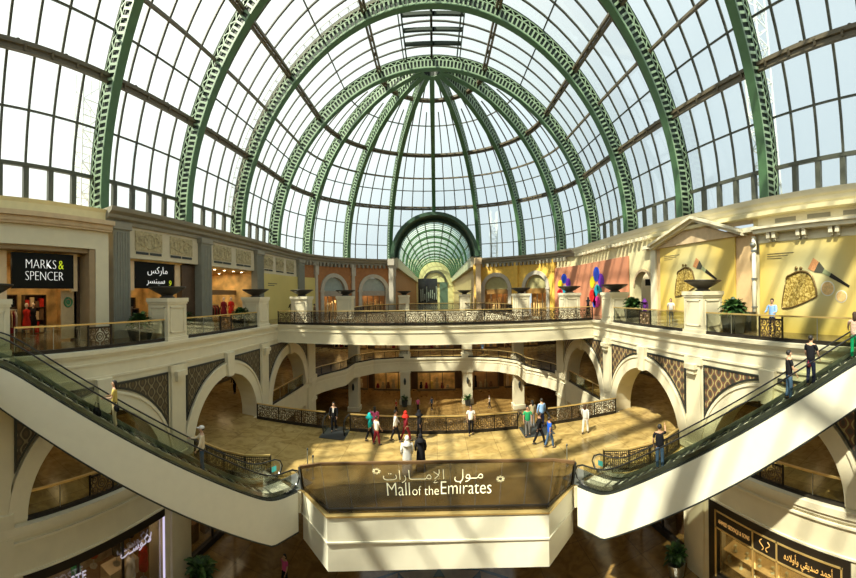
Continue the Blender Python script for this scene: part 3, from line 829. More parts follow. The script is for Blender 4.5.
flute_pilaster(-1, 35.6, 1.2, 'grey fluted pilaster at the far end of the yellow hoarding')
def frieze(s, u0, u1, z0, z1, n, label, m_=BEIGE, th=.7):
    f = MS(s); t = thing('frieze_panel', label, 'frieze', f((u0 + u1) / 2, 0, z0))
    m = MB(); mbox(m, f, u0, u1, 0, th, z0, z1); m.build('wall_panel', m_, t, fix=True)
    L = (u1 - u0); w = (L - .7 * (n + 1)) / n
    for k in range(n):
        a = u0 + .7 + k * (w + .7); m = MB(); mbox(m, f, a, a + w, -.05, .02, z0 + .48, z1 - .16); r = m.build('relief_panel', RELIEF, t, fix=True)
        m = MB()
        for q in range(2): mbox(m, f, a + .06 + q * w / 2, a + w / 2 - .06 + q * w / 2, -.04, .02, z0 + .26, z0 + .4)
        m.build('vent_slot', DARKST, t, fix=True)
        m = MB(); c = a + w / 2; zc = (z0 + .48 + z1 - .16) / 2
        for rr, cx in ((.42, 0), (.3, -.55), (.3, .55), (.18, -1.0), (.18, 1.0)):
            pts = [f(c + cx * w / 2.6 + rr * math.cos(2 * PI * i / 18), -.07, zc + rr * math.sin(2 * PI * i / 18)) for i in range(18)]
            m.tube(pts, .03, 5, True)
        m.build('carved_scroll', RELIEF, r)
    return t
frieze(-1, 12.0, 18.4, 4.4, 6.15, 2, 'beige frieze with two carved panels over the Arabic sign')
frieze(-1, 19.4, 26.1, 4.4, 6.15, 2, 'beige frieze with two carved panels over the lit clothes shop')
frieze(-1, 27.1, 35.1, 4.3, 6.15, 3, 'beige frieze with three carved panels over the yellow hoarding')
# shop boxes behind the open fronts
def shop_box(s, u0, u1, depth, z0, z1, mat_, nm, power=120, col=(1, .76, .42)):
    f = MS(s); m = MB()
    mbox(m, f, u0, u1, depth, depth + .1, z0, z1, 9); mbox(m, f, u0 - .1, u0, .3, depth, z0, z1, 9); mbox(m, f, u1, u1 + .1, .3, depth, z0, z1, 9)
    S(m, 'wall_shop_' + nm, mat_, fix=True)
    m = MB(); mbox(m, f, u0, u1, .3, depth, z1, z1 + .1, 9); S(m, 'ceiling_shop_' + nm, mat_, fix=True)
    p = f((u0 + u1) / 2, depth * .5, z1 - .12)
    area('shop_light_' + nm, p, min(3, depth), power, col, (0, 0, 0), abs(u1 - u0) * .8)
    if True:
        m = MB()
        for k in range(5):
            for dd in (.9, depth * .55):
                c = f(u0 + (u1 - u0) * (k + .5) / 5, dd, z1 - .03); m.lathe([(.09, 0), (.09, .02)], (c[0], c[1], c[2]), 8)
        S(m, 'trim_lamp_' + nm, LAMP)
shop_box(-1, 3.8, 10.8, 6, 0, 4.3, AMBER, 'store', 110)
shop_box(-1, 12.1, 18.3, 6, 0, 4.3, AMBER, 'menswear', 90)
shop_box(-1, 19.5, 26.0, 6, 0, 4.3, AMBER, 'boutique', 170)

# --- the near department store front (projecting, cream)
t = thing('shopfront', 'cream department store front with the large black sign', 'shopfront', (-14.4, 7, 0))
f = lambda u, d, z: (-(14.4 + d), u, z)
m = MB(); mbox(m, f, -9, 10.4, 0, .6, 4.6, 6.0); mbox(m, f, 9.6, 10.4, 0, .6, 0, 4.6); mbox(m, f, -9, 3.6, 0, .6, 0, 4.6); m.build('surround', CREAM, t, fix=True)
m = MB(); mbox(m, f, -9, 10.5, -.26, .0, 5.6, 5.82); mbox(m, f, -9, 10.55, -.4, .0, 5.82, 6.04); mbox(m, f, -9, 10.5, -.2, 0, 5.5, 5.6); m.build('cornice', SAND, t, fix=True, label='sandy cornice ledge')
m = MB(); mbox(m, f, 9.25, 9.62, .05, 1.2, 0, 4.6); mbox(m, f, 3.6, 9.62, .2, .9, 4.4, 4.6); m.build('reveal', mat('tan reveal', (.34, .24, .13), .6), t, fix=True)
m = MB(); mbox(m, f, 8.9, 9.7, 1.0, 1.4, 0, 4.5); m.build('dark_panel', DBROWN, t, fix=True)
LSP = mat('peach side panel', (.8, .6, .36), .6)
for q in ((4.0, 5.2, 0), (8.6, 9.0, 2.5)):
    m = MB(); mbox(m, f, q[0], q[1], .8, .95, q[2], 4.4); m.build('lit_side_panel', LSP, t, fix=True)
m = MB(); mbox(m, f, 8.15, 9.05, 1.0, 1.08, .1, 2.55); m.build('entrance_banner', mat('tan banner', (.50, .36, .19), .5), t, fix=True)
m = MB(); m.tube([f(8.55 + .22 * math.cos(2 * PI * i / 20), .97, 1.95 + .22 * math.sin(2 * PI * i / 20)) for i in range(20)], .05, 5, True); m.ball(f(8.55, .97, 1.95), .04, .13, .13); m.build('banner_badge', mat('green badge', (.05, .2, .08), .5), t)
m = MB(); mbox(m, f, 5.35, 8.6, .5, .7, 2.62, 4.3); sg = m.build('sign_board', SIGNBK, t, fix=True)
ML = lambda u, v, w: (-(14.4 + .47) + w, 7.0 + u, 3.5 + v)
text_mb('MARKS', .64, lambda u, v, w: ML(u - .19, v + .06, w), .03, 'CENTER', .98, .83, off=-.019).build('lettering', TXTW, sg)
text_mb('&', .64, lambda u, v, w: ML(u + .88, v + .06, w), .03, 'CENTER', 1, .8).build('ampersand', TXTG, sg)
text_mb('SPENCER', .64, lambda u, v, w: ML(u + .0, v - .50, w), .03, 'CENTER', .98, .80, off=-.019).build('lettering', TXTW, sg)
# --- Arabic fascia in the next bay
f = MS(-1)
t = thing('shop_sign', 'smaller black shop sign with white Arabic lettering', 'sign', f(15.3, .5, 2.2))
m = MB(); mbox(m, f, 13.05, 16.4, .45, .62, 2.72, 4.36); m.build('sign_board', SIGNBK, t, fix=True)
AR = lambda u, v, w: (-(FX + .43) + w, 14.9 + u, 3.52 + v)
text_mb('\uFEB2\uFEDB\uFEAD\uFE8E\uFEE3', .62, lambda u, v, w: AR(u, v + .12, w), .03).build('lettering', TXTW, t)
text_mb('\uFEAE\uFEB4\uFEE8\uFE92\uFEB3', .58, lambda u, v, w: AR(u - .15, v - .50, w), .03).build('lettering', TXTW, t)
text_mb('\uFEED', .62, lambda u, v, w: AR(u + 1.1, v - .48, w), .03).build('conjunction', TXTG, t)
for q, lb in (((12.1, 13.0), 'lit peach panel left of the Arabic sign'), ((16.5, 17.0), 'lit peach panel right of the Arabic sign')):
    m = MB(); mbox(m, f, q[0], q[1], .45, .6, 2.6, 4.4); tag(m.build('lit_panel', LSP, fix=True), lb, 'panel')
m = MB(); mbox(m, f, 17.0, 18.35, .3, .8, 0, 4.4)
tag(m.build('dark_panel', DBROWN, fix=True), 'dark brown panel beside the Arabic sign', 'panel')
# shop interiors: counters, racks and mannequins
def mannequin(x, y, z, col, label, h=1.75, grp='shop mannequins'):
    t = thing('mannequin', label, 'mannequin', (x, y, z), grp); k = h / 1.75
    m = MB(); m.lathe([(.18 * k, 0), (.18 * k, .02), (.02, .03), (.02, .5 * k)], (x, y, z), 12); m.build('stand', STEEL, t)
    m = MB(); m.lathe([(.20 * k, .45 * k), (.22 * k, .75 * k), (.17 * k, .95 * k), (.13 * k, 1.08 * k), (.18 * k, 1.25 * k), (.19 * k, 1.38 * k), (.07 * k, 1.46 * k)], (x, y, z), 14); m.build('garment', col, t, smooth=True)
    m = MB()
    for s in (-1, 1): m.tube([(x + s * .17 * k, y, z + 1.38 * k), (x + s * .24 * k, y + .02, z + 1.15 * k), (x + s * .22 * k, y - .1, z + .9 * k)], [.055 * k, .045 * k, .03 * k], 7)
    m.build('sleeve', col, t, smooth=True)
    m = MB(); m.tube([(x, y, z + 1.44 * k), (x, y, z + 1.53 * k)], .045 * k, 7); m.ball((x, y, z + 1.64 * k), .085 * k, .1 * k, .12 * k); m.build('head', mat('mannequin skin', (.75, .6, .45), .5), t, smooth=True)
    return t
CL = {n: mat('cloth ' + n, c, .85, spec=.08) for n, c in dict(red=(.5, .03, .02), white=(.72, .70, .66), green=(.03, .35, .14), black=(.015, .015, .018), beige=(.55, .42, .26), turquoise=(.02, .42, .44), pink=(.70, .12, .30), maroon=(.20, .02, .03),
      blue=(.02, .10, .55), lblue=(.25, .42, .70), denim=(.06, .11, .20), navy=(.02, .025, .06), grey=(.22, .22, .22), yellow=(.60, .45, .12), purple=(.12, .03, .22), cream=(.70, .58, .38), brown=(.16, .09, .05), emerald=(.01, .30, .13), khaki=(.40, .33, .2)).items()}
for x, y, c, lb in ((-17.6, 5.6, 'beige', 'beige dressed mannequin inside the department store'), (-17.2, 7.0, 'red', 'red dressed mannequin inside the department store'), (-18.4, 7.9, 'black', 'black dressed mannequin deep inside the department store'),
                    (-16.6, 20.6, 'black', 'black dressed mannequin in the lit clothes shop'), (-16.9, 21.8, 'green', 'green dressed mannequin in the lit clothes shop'), (-16.6, 23.6, 'maroon', 'maroon dressed mannequin in the lit clothes shop'), (-16.8, 25.0, 'red', 'red dressed mannequin in the lit clothes shop')):
    mannequin(x, y, 0, CL[c], lb, 2.15 if y > 12 else 1.9)
def rack(x, y, z, L, label, cols):
    t = thing('clothes_rack', label, 'clothes rack', (x, y, z))
    m = MB(); m.tube([(x, y, z), (x, y, z + 1.5), (x, y + L, z + 1.5), (x, y + L, z)], .025, 6); m.build('rail', STEEL, t)
    n = int(L / .14)
    for k in range(n):
        yy = y + .1 + (L - .2) * k / max(1, n - 1)
        m = MB(); m.add([(x - .25, yy - .03, z + .45), (x + .25, yy - .03, z + .45), (x + .28, yy - .02, z + 1.15), (x, yy - .01, z + 1.46), (x - .28, yy - .02, z + 1.15),
                         (x - .25, yy + .03, z + .45), (x + .25, yy + .03, z + .45), (x + .28, yy + .02, z + 1.15), (x, yy + .01, z + 1.46), (x - .28, yy + .02, z + 1.15)],
                        [(0, 1, 2, 3, 4), (9, 8, 7, 6, 5), (0, 5, 6, 1), (1, 6, 7, 2), (2, 7, 8, 3), (3, 8, 9, 4), (4, 9, 5, 0)])
        m.build('garment', CL[cols[k % len(cols)]], t)
rack(-19.2, 5.0, 0, 2.2, 'rack of mixed clothes deep inside the department store', ['beige', 'maroon', 'white', 'brown'])
rack(-19.0, 13.4, 0, 2.4, 'rack of dark clothes under the Arabic sign', ['black', 'brown', 'white'])
rack(-18.6, 20.4, 0, 2.4, 'rack of bright clothes in the lit clothes shop', ['red', 'black', 'maroon', 'white'])
rack(-18.6, 23.4, 0, 2.2, 'rack of dark red clothes in the lit clothes shop', ['maroon', 'black', 'brown'])
def shelf_unit(x, y, z, w, h, cols, label):
    t = thing('display_shelf', label, 'shelf', (x, y, z))
    m = MB(); m.box(x - .25, y - w / 2, z, x - .2, y + w / 2, z + h); m.box(x - .25, y - w / 2, z, x + .25, y - w / 2 + .05, z + h); m.box(x - .25, y + w / 2 - .05, z, x + .25, y + w / 2, z + h); m.box(x - .25, y - w / 2, z + h - .05, x + .25, y + w / 2, z + h)
    for q in range(3): m.box(x - .25, y - w / 2, z + h * q / 3, x + .25, y + w / 2, z + h * q / 3 + .04)
    m.build('carcass', DBROWN, t)
    n = max(3, int(w / .35))
    for q in range(3):
        for k in range(n):
            yy = y - w / 2 + .1 + (w - .2) * k / n; m = MB(); m.box(x - .15, yy, z + h * q / 3 + .04, x + .2, yy + (w - .2) / n * .8, z + h * q / 3 + .04 + h / 3 * (.45 + .1 * ((k * 7 + q * 3) % 5))); m.build('goods', CL[cols[(k + q) % len(cols)]], t)
    return t
for x, y, w, h, cols, lb in ((-17.2, 4.9, 1.2, 2.0, ['beige', 'white', 'red'], 'dark shelf of goods at the shaded edge of the department store'), (-19.9, 6.6, 1.6, 2.4, ['maroon', 'beige', 'black'], 'dark shelf at the back of the department store, middle'),
                             (-19.9, 8.6, 1.5, 2.4, ['beige', 'brown', 'red'], 'dark shelf at the back of the department store beside the banner'), (-16.5, 13.4, 1.3, 1.5, ['brown', 'black', 'white'], 'low shelf under the Arabic sign'),
                             (-20.2, 15.6, 2.6, 2.2, ['brown', 'maroon', 'black'], 'dark back shelf under the Arabic sign'), (-20.2, 21.2, 2.6, 2.2, ['black', 'maroon', 'red'], 'dark back shelf in the lit clothes shop, first'),
                             (-20.2, 24.4, 2.8, 2.2, ['maroon', 'black', 'turquoise'], 'dark back shelf in the lit clothes shop, second')):
    shelf_unit(x, y, 0, w, h, cols, lb)
# clothes shop bulkhead
f = MS(-1); m = MB(); mbox(m, f, 19.5, 26.0, 1.9, 2.1, 2.35, 2.75); tag(m.build('shop_bulkhead', mat('brown bulkhead', (.2, .12, .05), .6), fix=True), 'brown bulkhead strip across the lit clothes shop', 'bulkhead')
# --- yellow hoarding on the shaded side
m = MB(); mbox(m, f, 27.4, 38.9, -.12, .0, 0, 4.3); yh = m.build('hoarding', YHOARDL, fix=True); tag(yh, 'plain dull yellow hoarding on the shaded side', 'hoarding')
m = MB()
for k in range(2): mbox(m, f, 28.3, 30.2 - k * .6, -.14, -.11, 3.35 - .18 * k, 3.42 - .18 * k)
m.build('small_print', TXTD, yh, fix=True)
m = MB(); mbox(m, f, 35.2, 37.6, .0, .7, 4.05, 6.15); S(m, 'wall_left_end', TERRA, fix=True)

# --- apse shopfronts, terracotta on the left, ochre on the right
for s, wallm, wn_, arcl in ((-1, TERRA, 'terracotta', 'left'), (1, OCHRE, 'ochre', 'right')):
    f = MS(s)
    uA = CY + (90 - 56.0) * PI / 180 * FX; uB = CY + (90 - 33.0) * PI / 180 * FX
    w = arcwall(f, (37.6 if s < 0 else 38.6), UT, 0, 6.15, [(uA, 1.75, 2.75, 0), (uB, 1.75, 2.75, 0)], .5, .7)
    S(w, 'wall_apse_' + arcl, wallm, fix=True)
    for k, (u, nmk) in enumerate(((uA, 'outer'), (uB, 'inner'))):
        t = thing('arched_shopfront', 'grey stone arched shopfront in the %s wall, the %s one from the tunnel' % (wn_, 'farther' if k == 0 else 'nearer'), 'shopfront', f(u, 0, 0), 'arched shopfronts round the dome end')
        m = MB(); archivolt(m, f, u, 2.75, 1.72, 2.2, -.16, .1); mbox(m, f, u - 2.2, u - 1.72, -.16, .1, 0, 2.75); mbox(m, f, u + 1.72, u + 2.2, -.16, .1, 0, 2.75); mbox(m, f, u - 2.3, u - 1.65, -.22, .1, 2.6, 2.85); mbox(m, f, u + 1.65, u + 2.3, -.22, .1, 2.6, 2.85)
        m.build('arch_surround', STONEG, t, fix=True)
        m = MB(); archivolt(m, f, u, 2.75, 0.02, 1.7, .18, .24); m.build('lunette_glass', mat('lunette glass with painted sky reflection', (.30, .36, .34), .08) if s < 0 else mat('lunette with painted sunlight', (.36, .33, .16), .1), t, fix=True)  # pane colours carry painted sky reflection on one side, painted sunlight on the other
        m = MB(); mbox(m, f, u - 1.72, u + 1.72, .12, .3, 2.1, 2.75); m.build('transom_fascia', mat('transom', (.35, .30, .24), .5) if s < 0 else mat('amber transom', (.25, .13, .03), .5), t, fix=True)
        m = MB()
        for x in (-1.7, -.85, 0, .85, 1.62): mbox(m, f, u + x, u + x + .07, .15, .25, 0, 2.1)
        m.build('glazing_bars', BROWN, t, fix=True)
        m = MB()
        random.seed(k + s)
        for q in range(9):
            x = -1.5 + q * .36; hh = .8 + random.random() * 1.0; mbox(m, f, u + x, u + x + .24, 1.0, 1.3, 0, hh)
        m.build('goods', AMBER, t, fix=True)
        m = MB(); mbox(m, f, u - 2.2, u + 2.2, 2.2, 2.3, 0, 3.2, 2); m.build('back_panel', WBROWN, t, fix=True)
        p = f(u, 1.2, 2.9); area('arch_shop_light', p, 1.2, 45, (1, .6, .28))
    # grey consoles between arches under the cornice
    m = MB()
    for u in (uA - 3.0, (uA + uB) / 2, uB + 2.9): mbox(m, f, u - .3, u + .3, -.3, .0, 4.7, 6.15); mbox(m, f, u - .22, u + .22, -.2, .0, 0, 4.7)
    S(m, 'trim_%d' % (31 if s < 0 else 32), STONEG if s < 0 else OCHRE, fix=True)

# --- beyond the tunnel mouth: corridor and its far wall
for s in (-1, 1):
    S(MB().box(s * 5.6, 46.6, 0, s * 6.0, 104, 6.0), 'wall_passage_%s' % ('left' if s < 0 else 'right'), TERRA if s < 0 else PEACH)
S(MB().box(-8, 104, 0, 8, 104.4, 13), 'wall_passage_end', mat('pale yellow end wall', (.85, .70, .36), .7))
m = MB(); archivolt(m, lambda u, d, z: (u, 103.9 + d, z), 0, 5.9, 2.9, 3.6, -.4, 0); m.box(-3.6, 103.4, 5.4, 3.6, 104, 5.9); S(m, 'trim_33', BROWN, fix=True)
t = thing('kiosk_entrance', 'dark entrance with faint white figures under the tunnel vault', 'entrance', (-1.0, 86, 0))
m = MB().box(-4.2, 86, 0, .6, 86.6, 6.2); m.build('dark_front', mat('black glossy front', (.02, .018, .015), .15), t)
m = MB()
random.seed(3)
for k in range(9): x = -3.6 + k * .48; m.box(x, 85.9, .3 + random.random(), x + .18, 86.0, 2.2 + random.random() * 2.4)
m.build('display_figures', mat('pale figures', (.4, .42, .38), .5), t)
tag(MB().box(1.2, 86, 0, 3.2, 86.3, 5.2).build('passage_panel', mat('grey green panel', (.12, .17, .13), .5)), 'grey green tall panel right of the dark entrance', 'panel')
# grey gate blocks either side of the tunnel mouth
for s in (-1, 1):
    m = MB().box(s * 5.5, 45.4, 0, s * 6.1, 46.5, 6.5); m.box(s * 5.35, 45.2, 6.1, s * 6.2, 46.6, 6.95)
    S(m, 'wall_portal_%s' % ('left' if s < 0 else 'right'), STONEG if s < 0 else SAND)

# ================================================================== SUNLIT SIDE: HOARDINGS
f = MS(1)
m = arcwall(f, 19.9, 23.7, 0, 6.15, [(21.75, 1.15, 2.55, 0)], .6); S(m, 'wall_right_upper', YCREAM, fix=True)
m = MB(); mbox(m, f, -9, 11.4, .1, .6, 0, 6.15); mbox(m, f, 23.7, 38.6, .1, .6, 0, 6.15); S(m, 'wall_right_plain', YCREAM, fix=True)
m = MB(); archivolt(m, f, 21.75, 2.55, 1.12, 1.32, -.1, .0); S(m, 'trim_34', SAND, fix=True)
t = thing('arched_doorway', 'dark arched passage in the pale yellow wall by the fern planter', 'doorway', f(21.75, 1.5, 0))
m = MB(); mbox(m, f, 20.4, 23.0, 1.6, 1.8, 0, 4); m.build('back_wall', WBROWN, t, fix=True)
m = MB(); mbox(m, f, 21.0, 21.9, 1.4, 1.6, 0, 2.4); m.build('door_leaf', DBROWN, t, fix=True)
m = MB(); mbox(m, f, 21.1, 22.2, .5, .56, 2.6, 3.1); m.build('direction_board', SIGNBK, t, fix=True)
# salmon hoarding with flower petals
m = MB(); mbox(m, f, 23.75, 38.6, -.12, .0, 0, 5.05); ph = m.build('hoarding', PHOARD, fix=True); tag(ph, 'salmon pink hoarding printed with bright round petals', 'hoarding')
PET = {n: mat('petal ' + n, c, .4) for n, c in dict(cobalt=(.01, .06, .55), sun=(.75, .62, .02), violet=(.16, .02, .45), scarlet=(.65, .02, .02), teal=(.01, .30, .42), magenta=(.70, .03, .35)).items()}
def disc(M, u, z, ru, rz, d0, d1, rot=0, n=24):
    P = []
    for i in range(n):
        a = 2 * PI * i / n; x, y = ru * math.cos(a), rz * math.sin(a); P.append((u + x * math.cos(rot) - y * math.sin(rot), z + x * math.sin(rot) + y * math.cos(rot)))
    mb = MB(); mb.add([M(a, d0, b) for a, b in P] + [M(a, d1, b) for a, b in P], [tuple(range(n)), tuple(range(n, 2 * n))[::-1]] + [(i, (i + 1) % n, n + (i + 1) % n, n + i) for i in range(n)])
    return mb
def flower(u0, z0, k, fu=1.0):
    for (du, dz, c, rx, rz, rot) in ((0, 1.0, 'cobalt', .45, .62, 0), (.62, .35, 'sun', .36, .52, .5), (-.68, .42, 'violet', .40, .6, -.3), (.05, -.42, 'teal', .30, .62, .6), (.62, -.85, 'scarlet', .5, .55, .2), (.0, -1.35, 'magenta', .48, .48, 0), (-.45, -.35, 'teal', .25, .5, -.9), (.35, -1.5, 'cobalt', .25, .35, .4)):
        disc(f, u0 + du * k * fu, z0 + dz * k, rx * k * fu, rz * k, -.16, -.11, rot).build('printed_petal', PET[c], ph, fix=True)
flower(29.4, 2.75, 1.12, 1.25); flower(36.6, 2.85, .9, 1.3)
# pedimented bay
t = thing('pediment_bay', 'peach wall bay with a stone pediment over the purse poster', 'pediment', f(15.9, 0, 0))
m = MB(); mbox(m, f, 11.2, 20.3, -.05, .6, 0, 5.55); m.build('wall_panel', PEACH, t, fix=True)
m = MB()
def gable(mb, u0, u1, zb, zt, d0, d1):
    uc = (u0 + u1) / 2; mb.add([f(u0, d0, zb), f(u1, d0, zb), f(uc, d0, zt), f(u0, d1, zb), f(u1, d1, zb), f(uc, d1, zt)], [(0, 1, 2), (3, 5, 4), (0, 3, 4, 1), (1, 4, 5, 2), (2, 5, 3, 0)])
gable(m, 12.1, 19.7, 5.15, 6.35, -.30, .4); m.build('tympanum', SAND, t, fix=True)
m = MB()
for (ua, ub) in ((11.7, 15.5), (20.0, 15.5)):
    for o_, h0, h1 in ((-.85, .16, .32), (-.62, .0, .16)):
        za, zb = 5.1, 6.38
        m.add([f(ua, o_, za + h0), f(ub, o_, zb + h0), f(ub, o_, zb + h1), f(ua, o_, za + h1), f(ua, .1, za + h0), f(ub, .1, zb + h0), f(ub, .1, zb + h1), f(ua, .1, za + h1)], [(0, 1, 2, 3), (4, 7, 6, 5), (0, 4, 5, 1), (1, 5, 6, 2), (2, 6, 7, 3), (3, 7, 4, 0)])
m.build('raking_cornice', CREAM2, t, fix=True)
m = MB(); mbox(m, f, 10.8, 12.2, -.45, .1, 5.25, 5.5); m.build('return_moulding', CREAM2, t, fix=True)
m = MB(); mbox(m, f, 19.4, 21.2, -.45, .1, 5.25, 5.5); mbox(m, f, 19.9, 20.5, -.2, .1, 0, 5.25); m.build('return_moulding', CREAM2, t, fix=True)
PURSE, t_, b_ = _m('gold sequins'); b_.inputs['Roughness'].default_value = .4
tc_ = t_.nodes.new('ShaderNodeTexCoord'); vn = t_.nodes.new('ShaderNodeTexNoise'); vn.inputs['Scale'].default_value = 9; vn.inputs['Detail'].default_value = 6; vn.inputs['Roughness'].default_value = .8
t_.links.new(tc_.outputs['Object'], vn.inputs['Vector']); r_ = t_.nodes.new('ShaderNodeValToRGB'); r_.color_ramp.elements[0].position = .40; r_.color_ramp.elements[1].position = .62
r_.color_ramp.elements[0].color = (.10, .055, .008, 1); r_.color_ramp.elements[1].color = (.75, .60, .22, 1); e_ = r_.color_ramp.elements.new(.5); e_.color = (.36, .24, .04, 1)
t_.links.new(vn.outputs['Fac'], r_.inputs[0]); t_.links.new(r_.outputs[0], b_.inputs['Base Color'])
def gradient_print(name, c, rad, inner, outer):
    m, t, b = _m(name); b.inputs['Roughness'].default_value = .5
    tc = t.nodes.new('ShaderNodeTexCoord'); d = t.nodes.new('ShaderNodeVectorMath'); d.operation = 'DISTANCE'; d.inputs[1].default_value = c
    t.links.new(tc.outputs['Object'], d.inputs[0]); r = t.nodes.new('ShaderNodeMapRange'); r.inputs['From Max'].default_value = rad; r.interpolation_type = 'SMOOTHSTEP'
    t.links.new(d.outputs['Value'], r.inputs['Value']); x = t.nodes.new('ShaderNodeMix'); x.data_type = 'RGBA'; x.inputs['A'].default_value = inner + (1,); x.inputs['B'].default_value = outer + (1,)
    t.links.new(r.outputs[0], x.inputs['Factor']); t.links.new(x.outputs['Result'], b.inputs['Base Color']); return m
PURSED = mat('bronze clasp', (.16, .10, .03), .4, metal=.4)
POWD = mat('face powder', (.72, .48, .20), .7, noise=.2, scale=12); SILV = mat('compact rim', (.72, .72, .62), .3)
BRH = mat('brush bristle', (.55, .25, .10), .8, noise=.3, scale=20)
POSTG = mat('pale centre of print', (.70, .68, .42), .5, noise=.06, scale=.8)
def poly(M, pts, d0, d1):
    n = len(pts); mb = MB(); mb.add([M(a, d0, b) for a, b in pts] + [M(a, d1, b) for a, b in pts], [tuple(range(n)), tuple(range(n, 2 * n))[::-1]] + [(i, (i + 1) % n, n + (i + 1) % n, n + i) for i in range(n)]); return mb
def poster(u0, u1, z1, label, uc, zc, k, ku, brush, powders, d=-.17):
    p = MB(); mbox(p, f, u0, u1, d, d + .1, 0, z1); po = p.build('hoarding', gradient_print('yellow print %d' % int(u0), (15.2, uc - .6, zc + .5), 3.6, (.60, .56, .30), (.66, .47, .10)), fix=True); tag(po, label, 'hoarding')
    e = d - .02
    P = [(1.0, -.85), (.72, .45), (.45, .68), (-.1, .85), (-.62, .72), (-.85, .35), (-1.0, -.35), (-.72, -.55), (.2, -.9), (.75, -1.0)]
    Q = []
    n = len(P)   # smooth the outline
    for i in range(n):
        a, b, c_, dd = P[i - 1], P[i], P[(i + 1) % n], P[(i + 2) % n]
        for q in range(4):
            w = q / 4; Q.append(tuple(.5 * ((2 * b[j]) + (-a[j] + c_[j]) * w + (2 * a[j] - 5 * b[j] + 4 * c_[j] - dd[j]) * w * w + (-a[j] + 3 * b[j] - 3 * c_[j] + dd[j]) * w ** 3) for j in (0, 1)))
    poly(f, [(uc + x * k * ku, zc + z * k) for x, z in Q], e, d + .01).build('printed_purse', PURSE, po, fix=True)
    m = MB(); m.tube([f(uc + x * k * ku, e - .01, zc + z * k) for x, z in Q[4:26]], .055, 5); m.tube([f(uc + x * k * ku * .97, e - .01, zc + z * k) for x, z in Q[26:] + Q[:4]], .035, 5)
    m.ball(f(uc + .12 * k * ku, e - .02, zc + 1.02 * k), .05, .09, .09); m.ball(f(uc - .14 * k * ku, e - .02, zc + 1.0 * k), .05, .09, .09); m.build('printed_clasp', PURSED, po)
    (ua, za), (ub, zb) = brush; dx, dz = ub - ua, zb - za; L = math.hypot(dx, dz); nx, nz = -dz / L, dx / L
    def strip(t0, t1, w0, w1): return [(ua + dx * t0 + nx * w0, za + dz * t0 + nz * w0), (ua + dx * t1 + nx * w1, za + dz * t1 + nz * w1), (ua + dx * t1 - nx * w1, za + dz * t1 - nz * w1), (ua + dx * t0 - nx * w0, za + dz * t0 - nz * w0)]
    poly(f, strip(0, .16, .30, .26), e, d).build('printed_bristles', BRH, po, fix=True)
    poly(f, strip(.16, .34, .28, .12), e, d).build('printed_bristles', mat('dark bristle', (.06, .06, .04), .8), po, fix=True)
    poly(f, strip(.34, .52, .11, .10), e, d).build('printed_ferrule', mat('ferrule', (.30, .34, .18), .3), po, fix=True)
    poly(f, strip(.52, 1.0, .11, .05), e, d).build('printed_handle', BLACKM, po, fix=True)
    for (u, z, r, ru) in powders:
        disc(f, u, z, r * ru * 1.18, r * 1.18, e + .005, d + .01).build('printed_compact', SILV, po, fix=True); disc(f, u, z, r * ru, r, e - .01, e + .005).build('printed_powder', POWD, po, fix=True)
    m = MB()
    for q in range(3): mbox(m, f, u1 - .5 - 1.6 + q * .35, u1 - .5, e, d, z1 - .62 - q * .12, z1 - .595 - q * .12)
    if u1 < 12: pass
    m.build('small_print', TXTD, po, fix=True)
    return po
poster(-8, 10.8, 4.62, 'yellow hoarding printed with a gold purse, brush and two powders', 8.42, 2.22, .98, 1.02, ((7.75, 3.42), (5.75, 2.28)), ((6.85, 2.2, .31, 1.0), (6.15, 1.82, .25, 1.0)))
p1 = poster(12.5, 19.35, 5.15, 'yellow hoarding with the purse print under the pediment', 16.75, 2.8, 1.0, 1.0, ((15.8, 3.95), (13.9, 2.8)), (), -.19)
# entablature above the last poster
t = thing('entablature', 'cream bracketed entablature above the last yellow poster', 'entablature', f(3, 0, 4.62))
m = MB(); mbox(m, f, -8, 10.95, -.1, .2, 4.64, 4.78); mbox(m, f, -8, 11.0, -.5, .2, 5.1, 5.3); mbox(m, f, -8, 11.05, -.62, .2, 5.3, 5.42); m.build('moulding', CREAM2, t, fix=True)
m = MB(); mbox(m, f, -8, 10.95, -.05, .2, 4.78, 5.1); m.build('frieze_band', CREAM, t, fix=True)
for k in range(7):
    u = 10.2 - k * 1.75
    m = MB()
    for q in (0, .34): mbox(m, f, u - q - .2, u - q, -.42, .0, 4.8, 5.1); mbox(m, f, u - q - .17, u - q - .03, -.3, 0, 4.68, 4.82)
    m.build('bracket', CREAM2, t, fix=True)
for k in range(6):
    u = 9.9 - k * 1.9; m = MB(); mbox(m, f, u - 1.25, u, -.03, .2, 5.62, 5.84); m.build('air_grille', GREYC, t, fix=True)
m = MB(); mbox(m, f, -8, 11.0, -.02, .2, 5.42, 6.15); m.build('upper_frieze', CREAM2, t, fix=True)
m = MB(); mbox(m, f, -9, 20.4, -.5, .1, 6.0, 6.2); S(m, 'trim_35', YCREAM, fix=True)
c = f(11.1, -.25, 0); m = MB(); m.tube([(c[0], c[1], 0), (c[0], c[1], 5.0)], .13, 10); dn = m.build('downpipe', WHITE, smooth=True); tag(dn, 'white vertical pipe between the peach bay and the last poster', 'pipe')
for z in (1.2, 2.7, 4.2): MB().tube([(c[0], c[1], z), (c[0], c[1], z + .1)], .17, 10).build('pipe_clip', STEEL, dn)
MB().ball((c[0] - .1, c[1], 4.55), .16).build('dome_camera', STEEL, dn)
c = f(11.2, -.55, 0); tag(MB().box(c[0] - .25, c[1] - .3, 0, c[0] + .15, c[1] + .25, 1.0).build('litter_bin', DARKST), 'dark square bin at the foot of the white pipe', 'bin')

